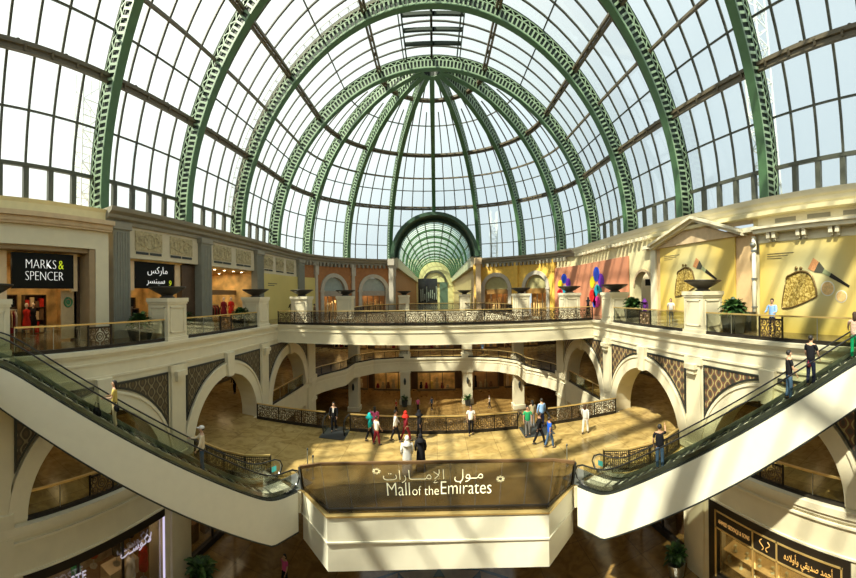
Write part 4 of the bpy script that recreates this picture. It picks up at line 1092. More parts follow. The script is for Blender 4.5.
# ================================================================== RAILINGS
def scroll_mesh(w=1.3, h=.72):
    m = MB(); r = .026
    def ringp(cx, cz, a, n=12): m.tube([(cx + a * math.cos(2 * PI * i / n), 0, cz + a * math.sin(2 * PI * i / n)) for i in range(n)], r, 4, True)
    def spiral(cx, cz, a, s, ph):
        m.tube([(cx + s * a * (1 - i / 13) * math.cos(ph + i * .62), 0, cz + a * (1 - i / 13) * math.sin(ph + i * .62)) for i in range(12)], r, 4)
    ringp(w / 2, h / 2, .19); ringp(w / 2, h / 2, .09)
    for s in (-1, 1):
        for q in (-1, 1):
            spiral(w / 2 + s * .36, h / 2 + q * .17, .17, s, q * .8); spiral(w / 2 + s * .52, h / 2 + q * .1, .11, -s, q * 2.2)
            m.tube([(w / 2 + s * .1, 0, h / 2 + q * .3), (w / 2 + s * .25, 0, h / 2 + q * .2), (w / 2 + s * .45, 0, h / 2 + q * .33), (w / 2 + s * .6, 0, h / 2 + q * .22)], r, 4)
    ringp(w / 2, h / 2 + .27, .06, 8); ringp(w / 2, h / 2 - .27, .06, 8)
    return m
SCR = scroll_mesh().build('scroll_panel', IRONL); SCRME = SCR.data; bpy.data.objects.remove(SCR)
def along(path, step):
    out = []; path = [Vector(p) for p in path]
    L = [(path[i + 1] - path[i]).length for i in range(len(path) - 1)]; T = sum(L); n = max(1, round(T / step))
    def at(d):
        for i, l in enumerate(L):
            if d <= l + 1e-6: return path[i].lerp(path[i + 1], d / l)
            d -= l
        return path[-1].copy()
    return [at(T * k / n) for k in range(n + 1)]
def iron_fence(path, z, label, step=1.4, h=1.03, scroll=True, group='black scrollwork railings'):
    P = along(path, step); t = thing('iron_railing', label, 'railing', (P[0].x, P[0].y, z), group)
    org = ORG[t.name]
    m = MB()
    for a, b in zip(P[:-1], P[1:]): m.beam((a.x, a.y, z + h), (b.x, b.y, z + h), .09, .06)
    m.build('handrail', GOLD, t, label='golden handrail')
    m = MB()
    for a, b in zip(P[:-1], P[1:]):
        m.beam((a.x, a.y, z + .09), (b.x, b.y, z + .09), .07, .18); m.beam((a.x, a.y, z + .95), (b.x, b.y, z + .95), .04, .035); m.beam((a.x, a.y, z + .86), (b.x, b.y, z + .86), .03, .02)
        n = 12
        for k in range(1, n): q = a.lerp(b, k / n); m.beam((q.x, q.y, z + .1), (q.x, q.y, z + .95), .022, .022)
    m.build('rail_frame', BLACKM, t)
    for a in P: MB().box(a.x - .035, a.y - .035, z, a.x + .035, a.y + .035, z + h).build('post', BLACKM, t)
    if scroll:
        for a, b in zip(P[:-1], P[1:]):
            o = bpy.data.objects.new('scroll_panel', SCRME); COL.objects.link(o); o.parent = t
            o.location = Vector((a.x, a.y, z + .16)) - org; d = b - a; o.rotation_euler = (0, 0, math.atan2(d.y, d.x)); o.scale = (d.length / 1.3, 1, 1)
    return t
iron_fence([(-11.75, 24.0), (11.75, 24.0)], 0, 'long black scrollwork railing along the upper bridge')
iron_fence([(-11.6, 20.3), (-6.8, 20.35)], Z1, 'black scrollwork railing from the shaded arcade to the dark landing mat')
iron_fence([(-5.2, 20.35), (4.85, 20.35)], Z1, 'black scrollwork railing in the middle of the far plaza edge')
iron_fence([(6.8, 20.35), (11.6, 20.3)], Z1, 'black scrollwork railing from the green-shirted group to the sunlit arcade')
iron_fence([(-11.6, 13.75), (-10.3, 13.3), (-8.6, 13.2), (-7.3, 13.9)], Z1, 'short curved railing behind the descending escalator with the capped man', 1.2)
iron_fence([(11.6, 13.75), (10.3, 13.3), (8.6, 13.2), (7.3, 13.9)], Z1, 'short curved railing behind the lone man on the other escalator', 1.2)
iron_fence([p for p in VOIDL1 if p[1] > 31.9], Z1, 'dark railing round the far lower gallery', 1.5, 1.0, False, None)
iron_fence([(-8.0, 31.6), (-7.9, 38), (-6.4, 42.6), (-3.9, 45.1), (3.9, 45.1), (6.4, 42.6), (7.9, 38), (8.0, 31.6)], 0, 'far upper railing between the small piers', 1.5, 1.0, False, None)
def glass_rail(M, u0, u1, z, label, panel=True, h=1.03, d=.12):
    t = thing('glass_railing', label, 'railing', M(u0, d, z), 'glass railings with brass handrails')
    m = MB(); mbox(m, M, u0, u1, d - .05, d + .05, z + h, z + h + .06, 20); m.build('handrail', GOLD, t, fix=True, label='golden handrail')
    m = MB(); mbox(m, M, u0, u1, d - .06, d + .06, z, z + .15, 20); m.build('base_shoe', BLACKM, t, fix=True)
    c = (u0 + u1) / 2; hw = .58 if panel else 0
    segs = [(u0, c - hw), (c + hw, u1)] if panel else [(u0, u1)]
    for a, b in segs:
        n = max(1, round((b - a) / 1.6))
        for k in range(n):
            m = MB(); mbox(m, M, a + (b - a) * k / n + .02, a + (b - a) * (k + 1) / n - .02, d - .008, d + .008, z + .15, z + h, 20); m.build('glass_panel', CLEAR, t, fix=True)
        for k in range(n + 1):
            q = a + (b - a) * k / n; m = MB(); mbox(m, M, q - .012, q + .012, d - .02, d + .02, z + .15, z + h, 20); m.build('post', STEEL, t, fix=True)
    if panel:
        m = MB()
        for q in (c - hw, c + hw): mbox(m, M, q - .035, q + .035, d - .035, d + .035, z, z + h)
        mbox(m, M, c - hw, c + hw, d - .02, d + .02, z + .86, z + .94); m.build('panel_frame', BLACKM, t, fix=True)
        m = MB()
        def rg(cu, cz, a, n=14, r=.028): m.tube([M(cu + a * math.cos(2 * PI * i / n), d, cz + a * math.sin(2 * PI * i / n)) for i in range(n)], r, 4, True)
        rg(c, z + .52, .17); rg(c, z + .52, .07)
        for s in (-1, 1):
            for q in (-1, 1): rg(c + s * .34, z + .52 + q * .22, .14); rg(c + s * .36, z + .52 + q * .24, .06); rg(c + s * .14, z + .52 + q * .30, .07)
            rg(c + s * .42, z + .52, .09)
            m.tube([M(c + s * .1, d, z + .2), M(c + s * .3, d, z + .5), M(c + s * .1, d, z + .85)], .022, 4)
        m.build('ornament', IRONL, t)
    return t
for s, w_ in ((-1, 'shaded'), (1, 'sunlit')):
    M = lambda u, d, z, s=s: (s * (AX + d), u, z)
    glass_rail(M, 4.4, 12.0, 0, 'upper glass railing on the %s side, nearer bay with the ornate centre panel' % w_)
    glass_rail(M, 13.5, 21.1, 0, 'upper glass railing on the %s side, farther bay beside the bridge' % w_)
    glass_rail(M, -4, 2.9, 0, 'upper glass railing on the %s side, next to the escalator top' % w_, False)
    glass_rail(M, 4.85, 11.55, Z1, 'lower glass railing inside the %s arch under the escalator' % w_, True, 1.03, .08)
    glass_rail(M, 23.1, 29.6, Z1, 'lower glass railing inside the last %s arch below the bridge' % w_, False, 1.0, .15)

# ================================================================== SIGN BALCONY
t = thing('sign_balcony', 'white projecting balcony with the tinted glass name panel', 'balcony', (0, 13.4, Z1))
base = [(-5.62, 13.55)] + podarc(12.86, 20) + [(5.62, 13.55)]
m = MB(); sweep(m, base, [(0, Z1 - .95), (.16, Z1 - .95), (.16, Z1 - .02), (0, Z1 - .02)], 1); m.build('upper_fascia', WHITE, t, fix=True)
m = MB(); sweep(m, base, [(.03, Z1 - 2.05), (.16, Z1 - 2.05), (.16, Z1 - .95), (.03, Z1 - .95)], 1); m.build('lower_fascia', WHITE, t, fix=True)
m = MB(); sweep(m, base, [(-.035, Z1 - .99), (.05, Z1 - .99), (.05, Z1 - .93), (-.035, Z1 - .93)], 1); m.build('shadow_moulding', WHITE, t, fix=True)
m = MB().slab([(-5.6, 13.6)] + podarc(12.95, 20) + [(5.6, 13.6)], Z1 - 2.05, Z1 - 1.95); m.build('soffit', WHITE, t)
m = MB(); sweep(m, base, [(-.05, Z1 - .02), (.14, Z1 - .02), (.14, Z1 + .04), (-.05, Z1 + .04)], 1); m.build('brass_ledge', GOLD, t, fix=True, label='golden ledge strip')
NB = 9
TH0, TH1 = .318, .339
def gp(a, v):   # a in -1..1 round the front, v 0..1 up the slope
    b0 = Vector((12.98 * math.sin(a * TH0), 12.98 * math.cos(a * TH0), Z1 + .08)); b1 = Vector((14.7 * math.sin(a * TH1), 14.7 * math.cos(a * TH1), -5.02)); return b0.lerp(b1, v)
def gs(s, a, v):  # side panel from the front corner to the escalator end
    b0 = gp(s, 0).lerp(Vector((s * 5.56, 13.5, Z1 + .08)), a); b1 = gp(s, 1).lerp(Vector((s * 5.62, 13.32, -5.02)), a); return b0.lerp(b1, v)
def ruled(F, a0, a1, n=3, th=.012):
    mb = MB(); vs = []; fs = []
    for i in range(n + 1):
        for v in (0, 1):
            p = F(a0 + (a1 - a0) * i / n, v); vs += [p, p + Vector((0, th, -th))]
    for i in range(n): k = 4 * i; fs += [(k, k + 4, k + 6, k + 2), (k + 1, k + 3, k + 7, k + 5), (k, k + 1, k + 5, k + 4), (k + 2, k + 6, k + 7, k + 3)]
    fs += [(0, 2, 3, 1), (4 * n, 4 * n + 1, 4 * n + 3, 4 * n + 2)]
    return mb.add(vs, fs)
for k in range(NB): ruled(gp, -1 + 2 * k / NB + .003, -1 + 2 * (k + 1) / NB - .003).build('glass_panel', TINT, t, fix=True)
for s in (-1, 1): ruled(lambda a, v, s=s: gs(s, a, v), .02, .98).build('glass_panel', TINT, t, fix=True)
m = MB(); P = [gs(-1, 1, 1)] + [gp(-1 + 2 * k / 24, 1) for k in range(25)] + [gs(1, 1, 1)]
for a, b in zip(P[:-1], P[1:]): m.beam(a, b, .10, .12)
m.build('handrail', mat('walnut brown rail', (.16, .09, .04), .4), t)
m = MB(); P = [gs(-1, 1, .02)] + [gp(-1 + 2 * k / 24, .02) for k in range(25)] + [gs(1, 1, .02)]
for a, b in zip(P[:-1], P[1:]): m.beam(a + Vector((0, .05, .04)), b + Vector((0, .05, .04)), .08, .09)
m.build('glazing_shoe', BLACKM, t)
for k in range(NB + 1): MB().beam(gp(-1 + 2 * k / NB, .03), gp(-1 + 2 * k / NB, .97), .02, .02).build('glazing_joint', RUBBER, t)
for s in (-1, 1): MB().beam(gs(s, 1, 0), gs(s, 1, 1), .1, .1).build('end_post', RUBBER, t)
def TX(u, v, w):   # lettering lies on the sloping glass
    p = gp(u / (13.9 * .33), v / 2.05); return p + Vector((0, -.02 - w * .6, .02 + w * .6))
sg = text_mb('Mall', .80, lambda u, v, w: TX(u - 1.60, v + .60, w), .02, 'CENTER', 1.0, .78); sg.build('lettering', TXTCREAM, t)
text_mb('of the', .56, lambda u, v, w: TX(u - .50, v + .60, w), .02, 'CENTER', 1.0, .84).build('lettering', TXTCREAM, t)
text_mb('Emirates', .80, lambda u, v, w: TX(u + 1.14, v + .62, w), .02, 'CENTER', 1.0, .76).build('lettering', TXTCREAM, t)
text_mb('\uFE95\uFE8D\uFEAD\uFE8E\u0640\u0640\u0640\uFEE3\uFEF9\uFE8D', .62, lambda u, v, w: TX(u - .95, v + 1.25, w), .02, 'CENTER', 1.0, 1.0).build('lettering', TXTCREAM, t)
text_mb('\uFEDD\uFEEE\u0640\uFEE3', .62, lambda u, v, w: TX(u + 1.25, v + 1.25, w), .02, 'CENTER', 1.0, 1.0).build('lettering', TXTCREAM, t)
for (cu, cv) in ((-2.42, 1.66), (2.52, 1.22)):
    m = MB()
    for k in range(8):
        a = 2 * PI * k / 8; m.tube([TX(cu + .17 * math.cos(a + q * .3) * (1 if q % 2 else .45), cv + .14 * math.sin(a + q * .3) * (1 if q % 2 else .45), 0) for q in range(6)], .006, 4)
    m.build('rosette', TXTCREAM, t)

# ================================================================== ESCALATORS
ANG = .46; EW = 1.45; SL = .624; S0 = 1.31; S1 = S0 + 6.1 / SL
def zt(s):  # landing - slope - landing, softly blended
    def g(x): return math.log(1 + math.exp(max(-40, min(40, x * 3.6)))) / 3.6
    return Z1 + SL * (g(s - S0) - g(s - S1))
def make_escalator(sd, label):
    def E(s, w, z):
        x = -5.684 - math.sin(ANG) * s - math.cos(ANG) * w; y = 13.268 - math.cos(ANG) * s + math.sin(ANG) * w
        return (x * -sd, y, z)
    t = thing('escalator', label, 'escalator', E(0, .7, Z1), 'escalators')
    N = 60; SS = [11.9 * i / N for i in range(N + 1)]
    def prof(w0, w1, zf0, zf1, ss=SS):
        mb = MB(); n = len(ss); vs = []; fs = []
        for s in ss: vs += [E(s, w0, zf0(s)), E(s, w1, zf0(s)), E(s, w1, zf1(s)), E(s, w0, zf1(s))]
        for i in range(n - 1):
            k = 4 * i
            for j in range(4): j2 = (j + 1) % 4; fs.append((k + j, k + j2, k + 4 + j2, k + 4 + j))
        fs += [(0, 3, 2, 1), (4 * n - 4, 4 * n - 3, 4 * n - 2, 4 * n - 1)]
        return mb.add(vs, fs)
    zbt = lambda s: Z1 + SL * max(0, s - S0) - 1.58 + .028 * max(0, s - 2)
    low = lambda s: max(-7.66 + .0 * s, zt(s) - 1.62) if s < 2.2 else zt(s) - 1.62
    prof(0, EW, zbt, lambda s: zt(s) + .04).build('truss', WHITE, t, fix=True)
    m = prof(-.02, .02, lambda s: zbt(s) - .06, zbt); m.build('bottom_edge', DARKST, t, fix=True)
    for w in (.02, EW - .24):
        prof(w, w + .22, lambda s: zt(s) + .04, lambda s: zt(s) + .10).build('side_deck', DARKST, t, fix=True)
        prof(w + .2, w + .24, lambda s: zt(s) + .05, lambda s: zt(s) + .26).build('skirt', STEEL, t, fix=True)
        wg = w + .11
        gsx = [.25 + 11.4 * i / 50 for i in range(51)]
        k = 0
        while k < 50:
            e = min(50, k + 5); prof(wg - .006, wg + .006, lambda s: zt(s) + .1, lambda s: zt(s) + .96, gsx[k:e + 1]).build('glass_panel', CLEAR, t, fix=True); k = e
        P = [E(.55 + .0, wg, zt(.5) + .12 + .0), E(.2, wg, Z1 + .18), E(-.12, wg, Z1 + .36), E(-.22, wg, Z1 + .6), E(-.10, wg, Z1 + .86), E(.2, wg, Z1 + 1.0)] + [E(s, wg, zt(s) + 1.0) for s in gsx[2:]] + [E(11.85, wg, .85), E(11.9, wg, .6), E(11.8, wg, .3)]
        mm = MB(); mm.tube(P, .03, 7); mm.build('handrail', RUBBER, t, smooth=True)
        mm = MB(); mm.tube([E(.3 + .42 * math.cos(a) , wg, Z1 + .58 + .40 * math.sin(a)) for a in [PI * .5 + PI * i / 10 for i in range(11)]], .02, 5); mm.build('newel_rim', STEEL, t)
    m = MB(); s = -.3; w0, w1 = .26, EW - .26
    k = 0; run = .4
    while s < 11.5:
        z = zt(s + run / 2) + .02
        P = [E(s, w0, z - .3), E(s + run, w0, z - .3), E(s + run, w1, z - .3), E(s, w1, z - .3), E(s, w0, z), E(s + run, w0, z), E(s + run, w1, z), E(s, w1, z)]
        m.add(P, [(0, 3, 2, 1), (4, 5, 6, 7), (0, 1, 5, 4), (1, 2, 6, 5), (2, 3, 7, 6), (3, 0, 4, 7)]); s += run
    st = m.build('step_band', DARKST, t, fix=True)
    m = MB(); s = -.3
    while s < 11.5:
        z = zt(s + run / 2) + .022; m.beam(E(s + .02, w0, z), E(s + .02, w1, z), .03, .02); s += run
    m.build('step_edge', mat('step edge steel', (.25, .27, .2), .4, metal=.5), st)
    # end plate with the green sign
    P = E(-.9, EW / 2, Z1); m = MB(); m.add([E(-1.0, .15, Z1 + .02), E(.0, .15, Z1 + .02), E(.0, EW - .15, Z1 + .02), E(-1.0, EW - .15, Z1 + .02), E(-1.0, .15, Z1 - .01), E(.0, .15, Z1 - .01), E(.0, EW - .15, Z1 - .01), E(-1.0, EW - .15, Z1 - .01)], [(0, 1, 2, 3), (4, 7, 6, 5), (0, 4, 5, 1), (1, 5, 6, 2), (2, 6, 7, 3), (3, 7, 4, 0)]); m.build('comb_plate', STEEL, t, fix=True)
    m = MB(); c = [E(.12, EW - .13, Z1 + .48), E(.36, EW - .13, Z1 + .48), E(.36, EW - .13, Z1 + .70), E(.12, EW - .13, Z1 + .70)]; c2 = [E(.12, EW - .11, Z1 + .48), E(.36, EW - .11, Z1 + .48), E(.36, EW - .11, Z1 + .70), E(.12, EW - .11, Z1 + .70)]
    m.add(c + c2, [(0, 1, 2, 3), (4, 7, 6, 5), (0, 4, 5, 1), (1, 5, 6, 2), (2, 6, 7, 3), (3, 7, 4, 0)]); m.build('guide_sign', emis('teal sign', (.10, .55, .42), .8), t, fix=True, label='small teal sign')
    return E
EL = make_escalator(-1, 'escalator on the shaded side carrying two riders')
# (sd = +1 mirrors it)
ER = make_escalator(1, 'escalator on the sunlit side carrying four riders')

# ================================================================== SHOPS OF THE LOWER FLOORS
for s, side in ((-1, 'shaded'), (1, 'sunlit')):
    for y in (10, 20, 30): area('corridor_light', (s * 16.6, y, -1.35), 4, 26, (1, .74, .40), (0, 0, 0), 7)
    area('ground_light', (s * 16.5, 9, -7.2), 4, 60, (1, .6, .25), (0, 0, 0), 8); area('ground_light', (s * 16.5, 24, -7.2), 4, 60, (1, .6, .25), (0, 0, 0), 10)
area('gallery_light', (0, 49, -1.4), 24, 150, (1, .64, .28), (0, 0, 0), 3); area('gallery_light', (0, 49, -7.0), 24, 170, (1, .62, .26), (0, 0, 0), 3)
def display(x, y, z, face, w, h, label, seed):
    """lit shop window against a corridor wall; face = direction it looks to"""
    rnd = random.Random(seed); t = thing('shop_window', label, 'shop window', (x, y, z), 'shop windows of the lower corridors')
    a = {'+x': (0, 1, 1, 0), '-x': (0, 1, -1, 0), '-y': (1, 0, 0, -1)}[face]
    M = lambda u, d, zz: (x + a[0] * u + a[2] * d, y + a[1] * u + a[3] * d, z + zz)
    m = MB(); mbox(m, M, -w / 2, w / 2, .0, .05, 0, h, 20); m.build('back_panel', AMBER if seed % 3 else WBROWN, t, fix=True)
    m = MB()
    for u in (-w / 2, -w / 6, w / 6, w / 2): mbox(m, M, u - .06, u + .06, .9, 1.0, 0, h)
    mbox(m, M, -w / 2, w / 2, .85, 1.05, h - .7, h, 20); mbox(m, M, -w / 2, w / 2, .85, 1.0, 0, .25, 20); m.build('frame', BROWN, t, fix=True)
    for k in range(int(w / .8)):
        u = -w / 2 + .5 + k * .8; hh = .5 + rnd.random() * 1.3; c = CL[rnd.choice(['beige', 'brown', 'cream', 'maroon', 'khaki', 'grey', 'yellow', 'black'])]
        m = MB(); mbox(m, M, u - .22, u + .22, .25, .6, .25, .25 + hh * .5); mbox(m, M, u - .15, u + .15, .3, .55, .25 + hh * .5, .25 + hh); m.build('goods', c, t, fix=True)
    m = MB()
    for k in range(4): p = M(-w / 2 + w * (k + .5) / 4, .5, h - .05); m.lathe([(.08, 0), (.08, .02)], p, 8)
    m.build('spot_lens', LAMP, t)
    p = M(0, .6, h - .15); area('display_light', p, w * .7, 22, (1, .70, .36), (0, 0, 0), .5)
sd_ = 1
for s, side in ((-1, 'shaded'), (1, 'sunlit')):
    for y, where in ((9.5, 'under the escalator'), (17.0, 'seen through the near arch'), (26.5, 'seen through the plaza arch'), (33.5, 'deep behind the plaza arch'), (44.0, 'behind the last arch')):
        display(s * 20.4, y, Z1, '-x' if s > 0 else '+x', 5.4, 3.6, 'warm lit shop window on the %s plaza corridor, %s' % (side, where), sd_); sd_ += 1
for x, wh in ((-13.2, 'behind the shaded curved gallery'), (-6.6, 'left of centre'), (0, 'in the middle'), (6.6, 'right of centre'), (13.2, 'behind the sunlit curved gallery')):
    display(x, 52.4, Z1, '-y', 5.4, 3.6, 'warm lit shop window on the far upper gallery %s' % wh, sd_); sd_ += 1
    display(x, 52.4, Z0, '-y', 5.6, 3.4, 'warm lit shop window on the far ground floor %s' % wh, sd_); sd_ += 1
# --- clothes shop with the pale lettering, ground floor of the shaded side
f = lambda u, d, z: (-(AX + d), u, z)
t = thing('clothes_shop_window', 'dark framed clothes shop window with pale glowing letters under the escalator', 'shop window', (-AX, 8.2, Z0))
m = MB(); mbox(m, f, 4.65, 11.75, -.06, .3, -8.35, -7.98, 20); mbox(m, f, 4.65, 4.85, -.06, .3, Z0, -8.3, 20)
for u in (7.05, 9.3): mbox(m, f, u - .04, u + .04, .05, .15, Z0, -8.3)
m.build('frame', BLACKM, t, fix=True)
for a, b in ((4.85, 7.0), (7.1, 9.25), (9.35, 11.6)):
    m = MB(); mbox(m, f, a, b, .09, .11, Z0, -8.35, 20); m.build('window_pane', SHOPG, t, fix=True)
m = MB(); mbox(m, f, 11.66, 11.74, -.05, .02, Z0, -8.0, 20); m.build('light_strip', emis('violet white tube', (.80, .72, 1.0), .9), t, fix=True, label='violet white vertical light strip')
m = MB(); mbox(m, f, 4.6, 11.8, 3.4, 3.5, Z0, -8.0, 20); m.build('back_panel', mat('shop back wall', (.34, .25, .15), .7, noise=.3), t, fix=True)
LB = lambda u, v, w: (-(AX - .02) + w, 6.35 + u, -9.1 + v)
text_mb('LACOSTE', .50, lambda u, v, w: LB(u, v, w), .06, 'CENTER', 1.0, .95).build('lettering', mat('lilac lettering', (.8, .78, .9), .4, emit=(.8, .75, 1), estr=.3), t)
LB2 = lambda u, v, w: (-(AX - .02) + w, 9.95 + u, -9.1 + v)
text_mb('\uFE96\u0640\uFEB4\uFEEE\uFEDB\uFEFB', .55, lambda u, v, w: LB2(u + v * .25, v, w), .06, 'CENTER', 1.0, .9).build('lettering', bpy.data.materials['lilac lettering'], t)
area('clothes_shop_light', (-(AX + 1.6), 8.2, -8.2), 1.5, 60, (1, .72, .45), (0, 0, 0), 6)
mannequin(-12.7, 10.3, Z0 + .55, CL['white'], 'white dressed mannequin in the window with glowing letters', 1.9); mannequin(-12.7, 11.1, Z0 + .7, CL['red'], 'red dressed mannequin in the window with glowing letters', 1.9)
mannequin(-13.8, 10.3, Z0 + 1.2, CL['black'], 'dark dressed mannequin behind the white one', 1.9); mannequin(-13.7, 7.9, Z0 + 1.3, CL['emerald'], 'green dressed mannequin in the window with glowing letters', 1.9)
mannequin(-13.9, 9.0, Z0 + 1.6, CL['red'], 'red jacket mannequin high behind the glowing letters', 1.9); mannequin(-13.6, 11.0, Z0 + 1.9, CL['navy'], 'navy dressed mannequin high in the window corner', 1.9)
m = MB(); mbox(m, f, 4.7, 11.5, .3, 3.3, Z0, Z0 + .5, 20); tag(m.build('display_platform', CL['brown'], fix=True), 'brown display platform in the clothes shop window', 'platform')
m = MB(); mbox(m, f, 9.6, 11.4, 1.5, 2.3, Z0 + .5, Z0 + 1.2, 20); tag(m.build('display_block', CL['cream'], fix=True), 'pale display block behind the mannequins', 'platform')
# --- jeweller, ground floor of the sunlit side
f = lambda u, d, z: (AX + d, u, z)
t = thing('jewellery_shop_window', 'black and gold jeweller shop window with gold lettering', 'shop window', (AX, 8.2, Z0))
m = MB(); mbox(m, f, 4.6, 11.8, -.08, .3, -9.15, -7.98, 20); mbox(m, f, 11.3, 11.8, -.08, .3, Z0, -9.1); mbox(m, f, 4.6, 5.1, -.08, .3, Z0, -9.1); mbox(m, f, 5.1, 11.3, -.08, .3, Z0, Z0 + .7, 20); m.build('black_surround', BLACKM, t, fix=True)
m = MB()
for z in (-8.33, -9.12): mbox(m, f, 4.9, 11.35, -.12, -.06, z - .03, z + .03, 20)
for u in (11.33, 9.1, 7.85, 4.95): mbox(m, f, u - .035, u + .035, -.12, -.06, Z0 + .7, -8.3)
m.build('brass_trim', GOLD, t, fix=True)
for a, b in ((5.1, 7.8), (7.9, 9.05), (9.15, 11.3)):
    m = MB(); mbox(m, f, a, b, .05, .07, Z0 + .7, -9.15, 20); m.build('window_pane', SHOPG, t, fix=True)
m = MB(); mbox(m, f, 4.6, 11.8, 1.8, 1.9, Z0, -8.0, 20); m.build('back_panel', mat('olive silk back', (.20, .17, .07), .6, noise=.2), t, fix=True)
JT = lambda uc: (lambda u, v, w: (AX - .10 - w, uc - u, -8.86 + v))
text_mb('AHMED SEDDIQI & SONS', .27, JT(10.2), .02, 'CENTER', 1.0, .62, off=-.002).build('lettering', TXTGOLD, t)
text_mb('\uFEE9\uFEA9\uFEFB\uFEED\uFE83\uFEED \uFEF2\uFED8\uFEF3\uFEAA\uFEBB \uFEAA\uFEE4\uFEA3\uFE83', .40, JT(6.4), .02, 'CENTER', 1.0, .68, off=-.002).build('lettering', TXTGOLD, t)
m = MB()
for q, k in ((8.62, 1), (8.3, -1)): m.tube([f(q + .10 * k * math.sin(i * .55), -.1, -8.5 - .04 * i) for i in range(12)], .02, 5)
m.build('monogram', TXTGOLD, t)
m = MB()
for z in (-11.0, -10.35): mbox(m, f, 5.2, 11.2, .3, 1.1, z - .03, z, 20)
m.build('glass_shelf', AMBER, t, fix=True)
area('jewel_light', (AX + .7, 8.2, -9.2), .8, 38, (1, .78, .42), (0, 0, 0), 6)
random.seed(11)
for k in range(16):
    u = 11.0 - k * .36; z = -10.35 if k % 2 else -11.0; c = f(u, .55, z); hh = .18 + random.random() * .25
    tt_ = thing('jewellery_bust', 'small lit display bust on the %s shelf of the jeweller, %s from the plant end' % ('upper' if k % 2 else 'lower', ['first', 'second', 'third', 'fourth', 'fifth', 'sixth', 'seventh', 'eighth'][k // 2]), 'display bust', c, 'display busts in the jeweller window, %s shelf' % ('upper' if k % 2 else 'lower'))
    m = MB(); m.lathe([(.10, 0), (.11, .02), (.03, .06), (.05, hh * .5), (.09, hh * .8), (.03, hh)], c, 10); m.build('stand', POSTG, tt_, smooth=True)
    m = MB(); m.tube([(c[0] - .09 + .0, c[1] + .08 * math.cos(2 * PI * i / 12), c[2] + hh * .7 + .07 * math.sin(2 * PI * i / 12)) for i in range(12)], .014, 4, True); m.build('necklace', GOLD, tt_)
# landing mats and the down escalators behind the plaza edge
for s, lb in ((-1, 'where the suited man steps off'), (1, 'beside the green-shirted man')):
    x = -6.0 if s < 0 else 5.85
    w = .75 if s < 0 else .9
    t = thing('down_escalator', 'narrow escalator dropping from the far plaza edge, ' + lb, 'escalator', (x, 20.4, Z1))
    MB().box(x - w, 18.9, Z1 + .005, x + w, 20.5, Z1 + .03).build('landing_mat', mat('dark grey mat', (.035, .04, .042), .4), t)
    m = MB(); n = 18
    for k in range(n): y = 20.5 + k * .4; z = Z1 - .33 * k; m.box(x - w * .75, y, z - .3, x + w * .75, y + .4, z)
    m.build('step_band', DARKST, t)
    m = MB(); m.beam((x, 20.4, Z1 - .65), (x, 27.6, Z1 - .33 * 18 - .3), w * 2, .7); m.build('truss', CREAM, t)
    for q in (-1, 1):
        xx = x + q * (w * .85); P = [(xx, 19.5, Z1 + .05), (xx, 19.3, Z1 + .5), (xx, 19.45, Z1 + .85), (xx, 19.8, Z1 + .95), (xx, 20.6, Z1 + .9), (xx, 27.6, Z1 - 4.9)]
        m = MB(); m.tube(P, .045, 6); m.build('handrail', RUBBER, t)
        m = MB(); m.add([(xx - .008, 19.45, Z1 + .05), (xx - .008, 20.5, Z1 + .02), (xx - .008, 27.6, Z1 - 5.8), (xx - .008, 27.6, Z1 - 5.0), (xx - .008, 20.6, Z1 + .85), (xx - .008, 19.5, Z1 + .85)] + [(xx + .008, 19.45, Z1 + .05), (xx + .008, 20.5, Z1 + .02), (xx + .008, 27.6, Z1 - 5.8), (xx + .008, 27.6, Z1 - 5.0), (xx + .008, 20.6, Z1 + .85), (xx + .008, 19.5, Z1 + .85)],
                        [(0, 1, 2, 3, 4, 5), (11, 10, 9, 8, 7, 6)] + [(i, (i + 1) % 6, 6 + (i + 1) % 6, 6 + i) for i in range(6)]); m.build('glass_side', CLEAR, t, fix=True)
# ================================================================== PLANTS
def plant(x, y, z, label, pot_h=.95, pot_r=.46, R_=.85, H=.85, n=46, seed=0, cat='potted plant', metal=False):
    rnd = random.Random(seed); t = thing('potted_plant', label, cat, (x, y, z), 'potted plants in dark planters')
    m = MB(); m.lathe([(pot_r * .92, 0), (pot_r * 1.0, .04), (pot_r * 1.32, pot_h), (pot_r * 1.22, pot_h), (pot_r * 1.15, pot_h - .08), (.02, pot_h - .08)], (x, y, z), 4 if not metal else 20, not metal); m.build('planter', POT if not metal else STEEL, t)
    m = MB()
    for k in range(7): a = k * .9; m.tube([(x + .05 * math.cos(a), y + .05 * math.sin(a), z + pot_h - .1), (x + .12 * math.cos(a), y + .12 * math.sin(a), z + pot_h + H * .45)], .015, 4)
    m.build('stem', TRUNK, t)
    for mi, (mm_, cnt) in enumerate(((LEAF, n), (LEAFL, n // 2))):
        m = MB()
        for k in range(cnt):
            a = rnd.random() * 2 * PI; el = rnd.uniform(-.1, 1.45); L = rnd.uniform(.45, 1.0); wd = rnd.uniform(.09, .16)
            c, s = math.cos(a), math.sin(a); P = []; b0 = rnd.uniform(.1, .5) * H; r0 = rnd.uniform(.02, .3) * R_
            for i in range(6):
                q = i / 5; r = r0 + (R_ - r0) * L * q * math.cos(el); h = pot_h + b0 + H * .62 * L * (math.sin(el) * q + .25 * q - .55 * q * q)
                w = wd * math.sin(PI * min(1, q * .92 + .06)) ** .8 + .006
                P += [(x + c * r - s * w, y + s * r + c * w, z + h), (x + c * r, y + s * r, z + h - .03), (x + c * r + s * w, y + s * r - c * w, z + h)]
            F = []
            for i in range(5):
                b = 3 * i; F += [(b, b + 1, b + 4, b + 3), (b + 1, b + 2, b + 5, b + 4)]
            m.add(P, F)
        m.build('foliage', mm_, t)
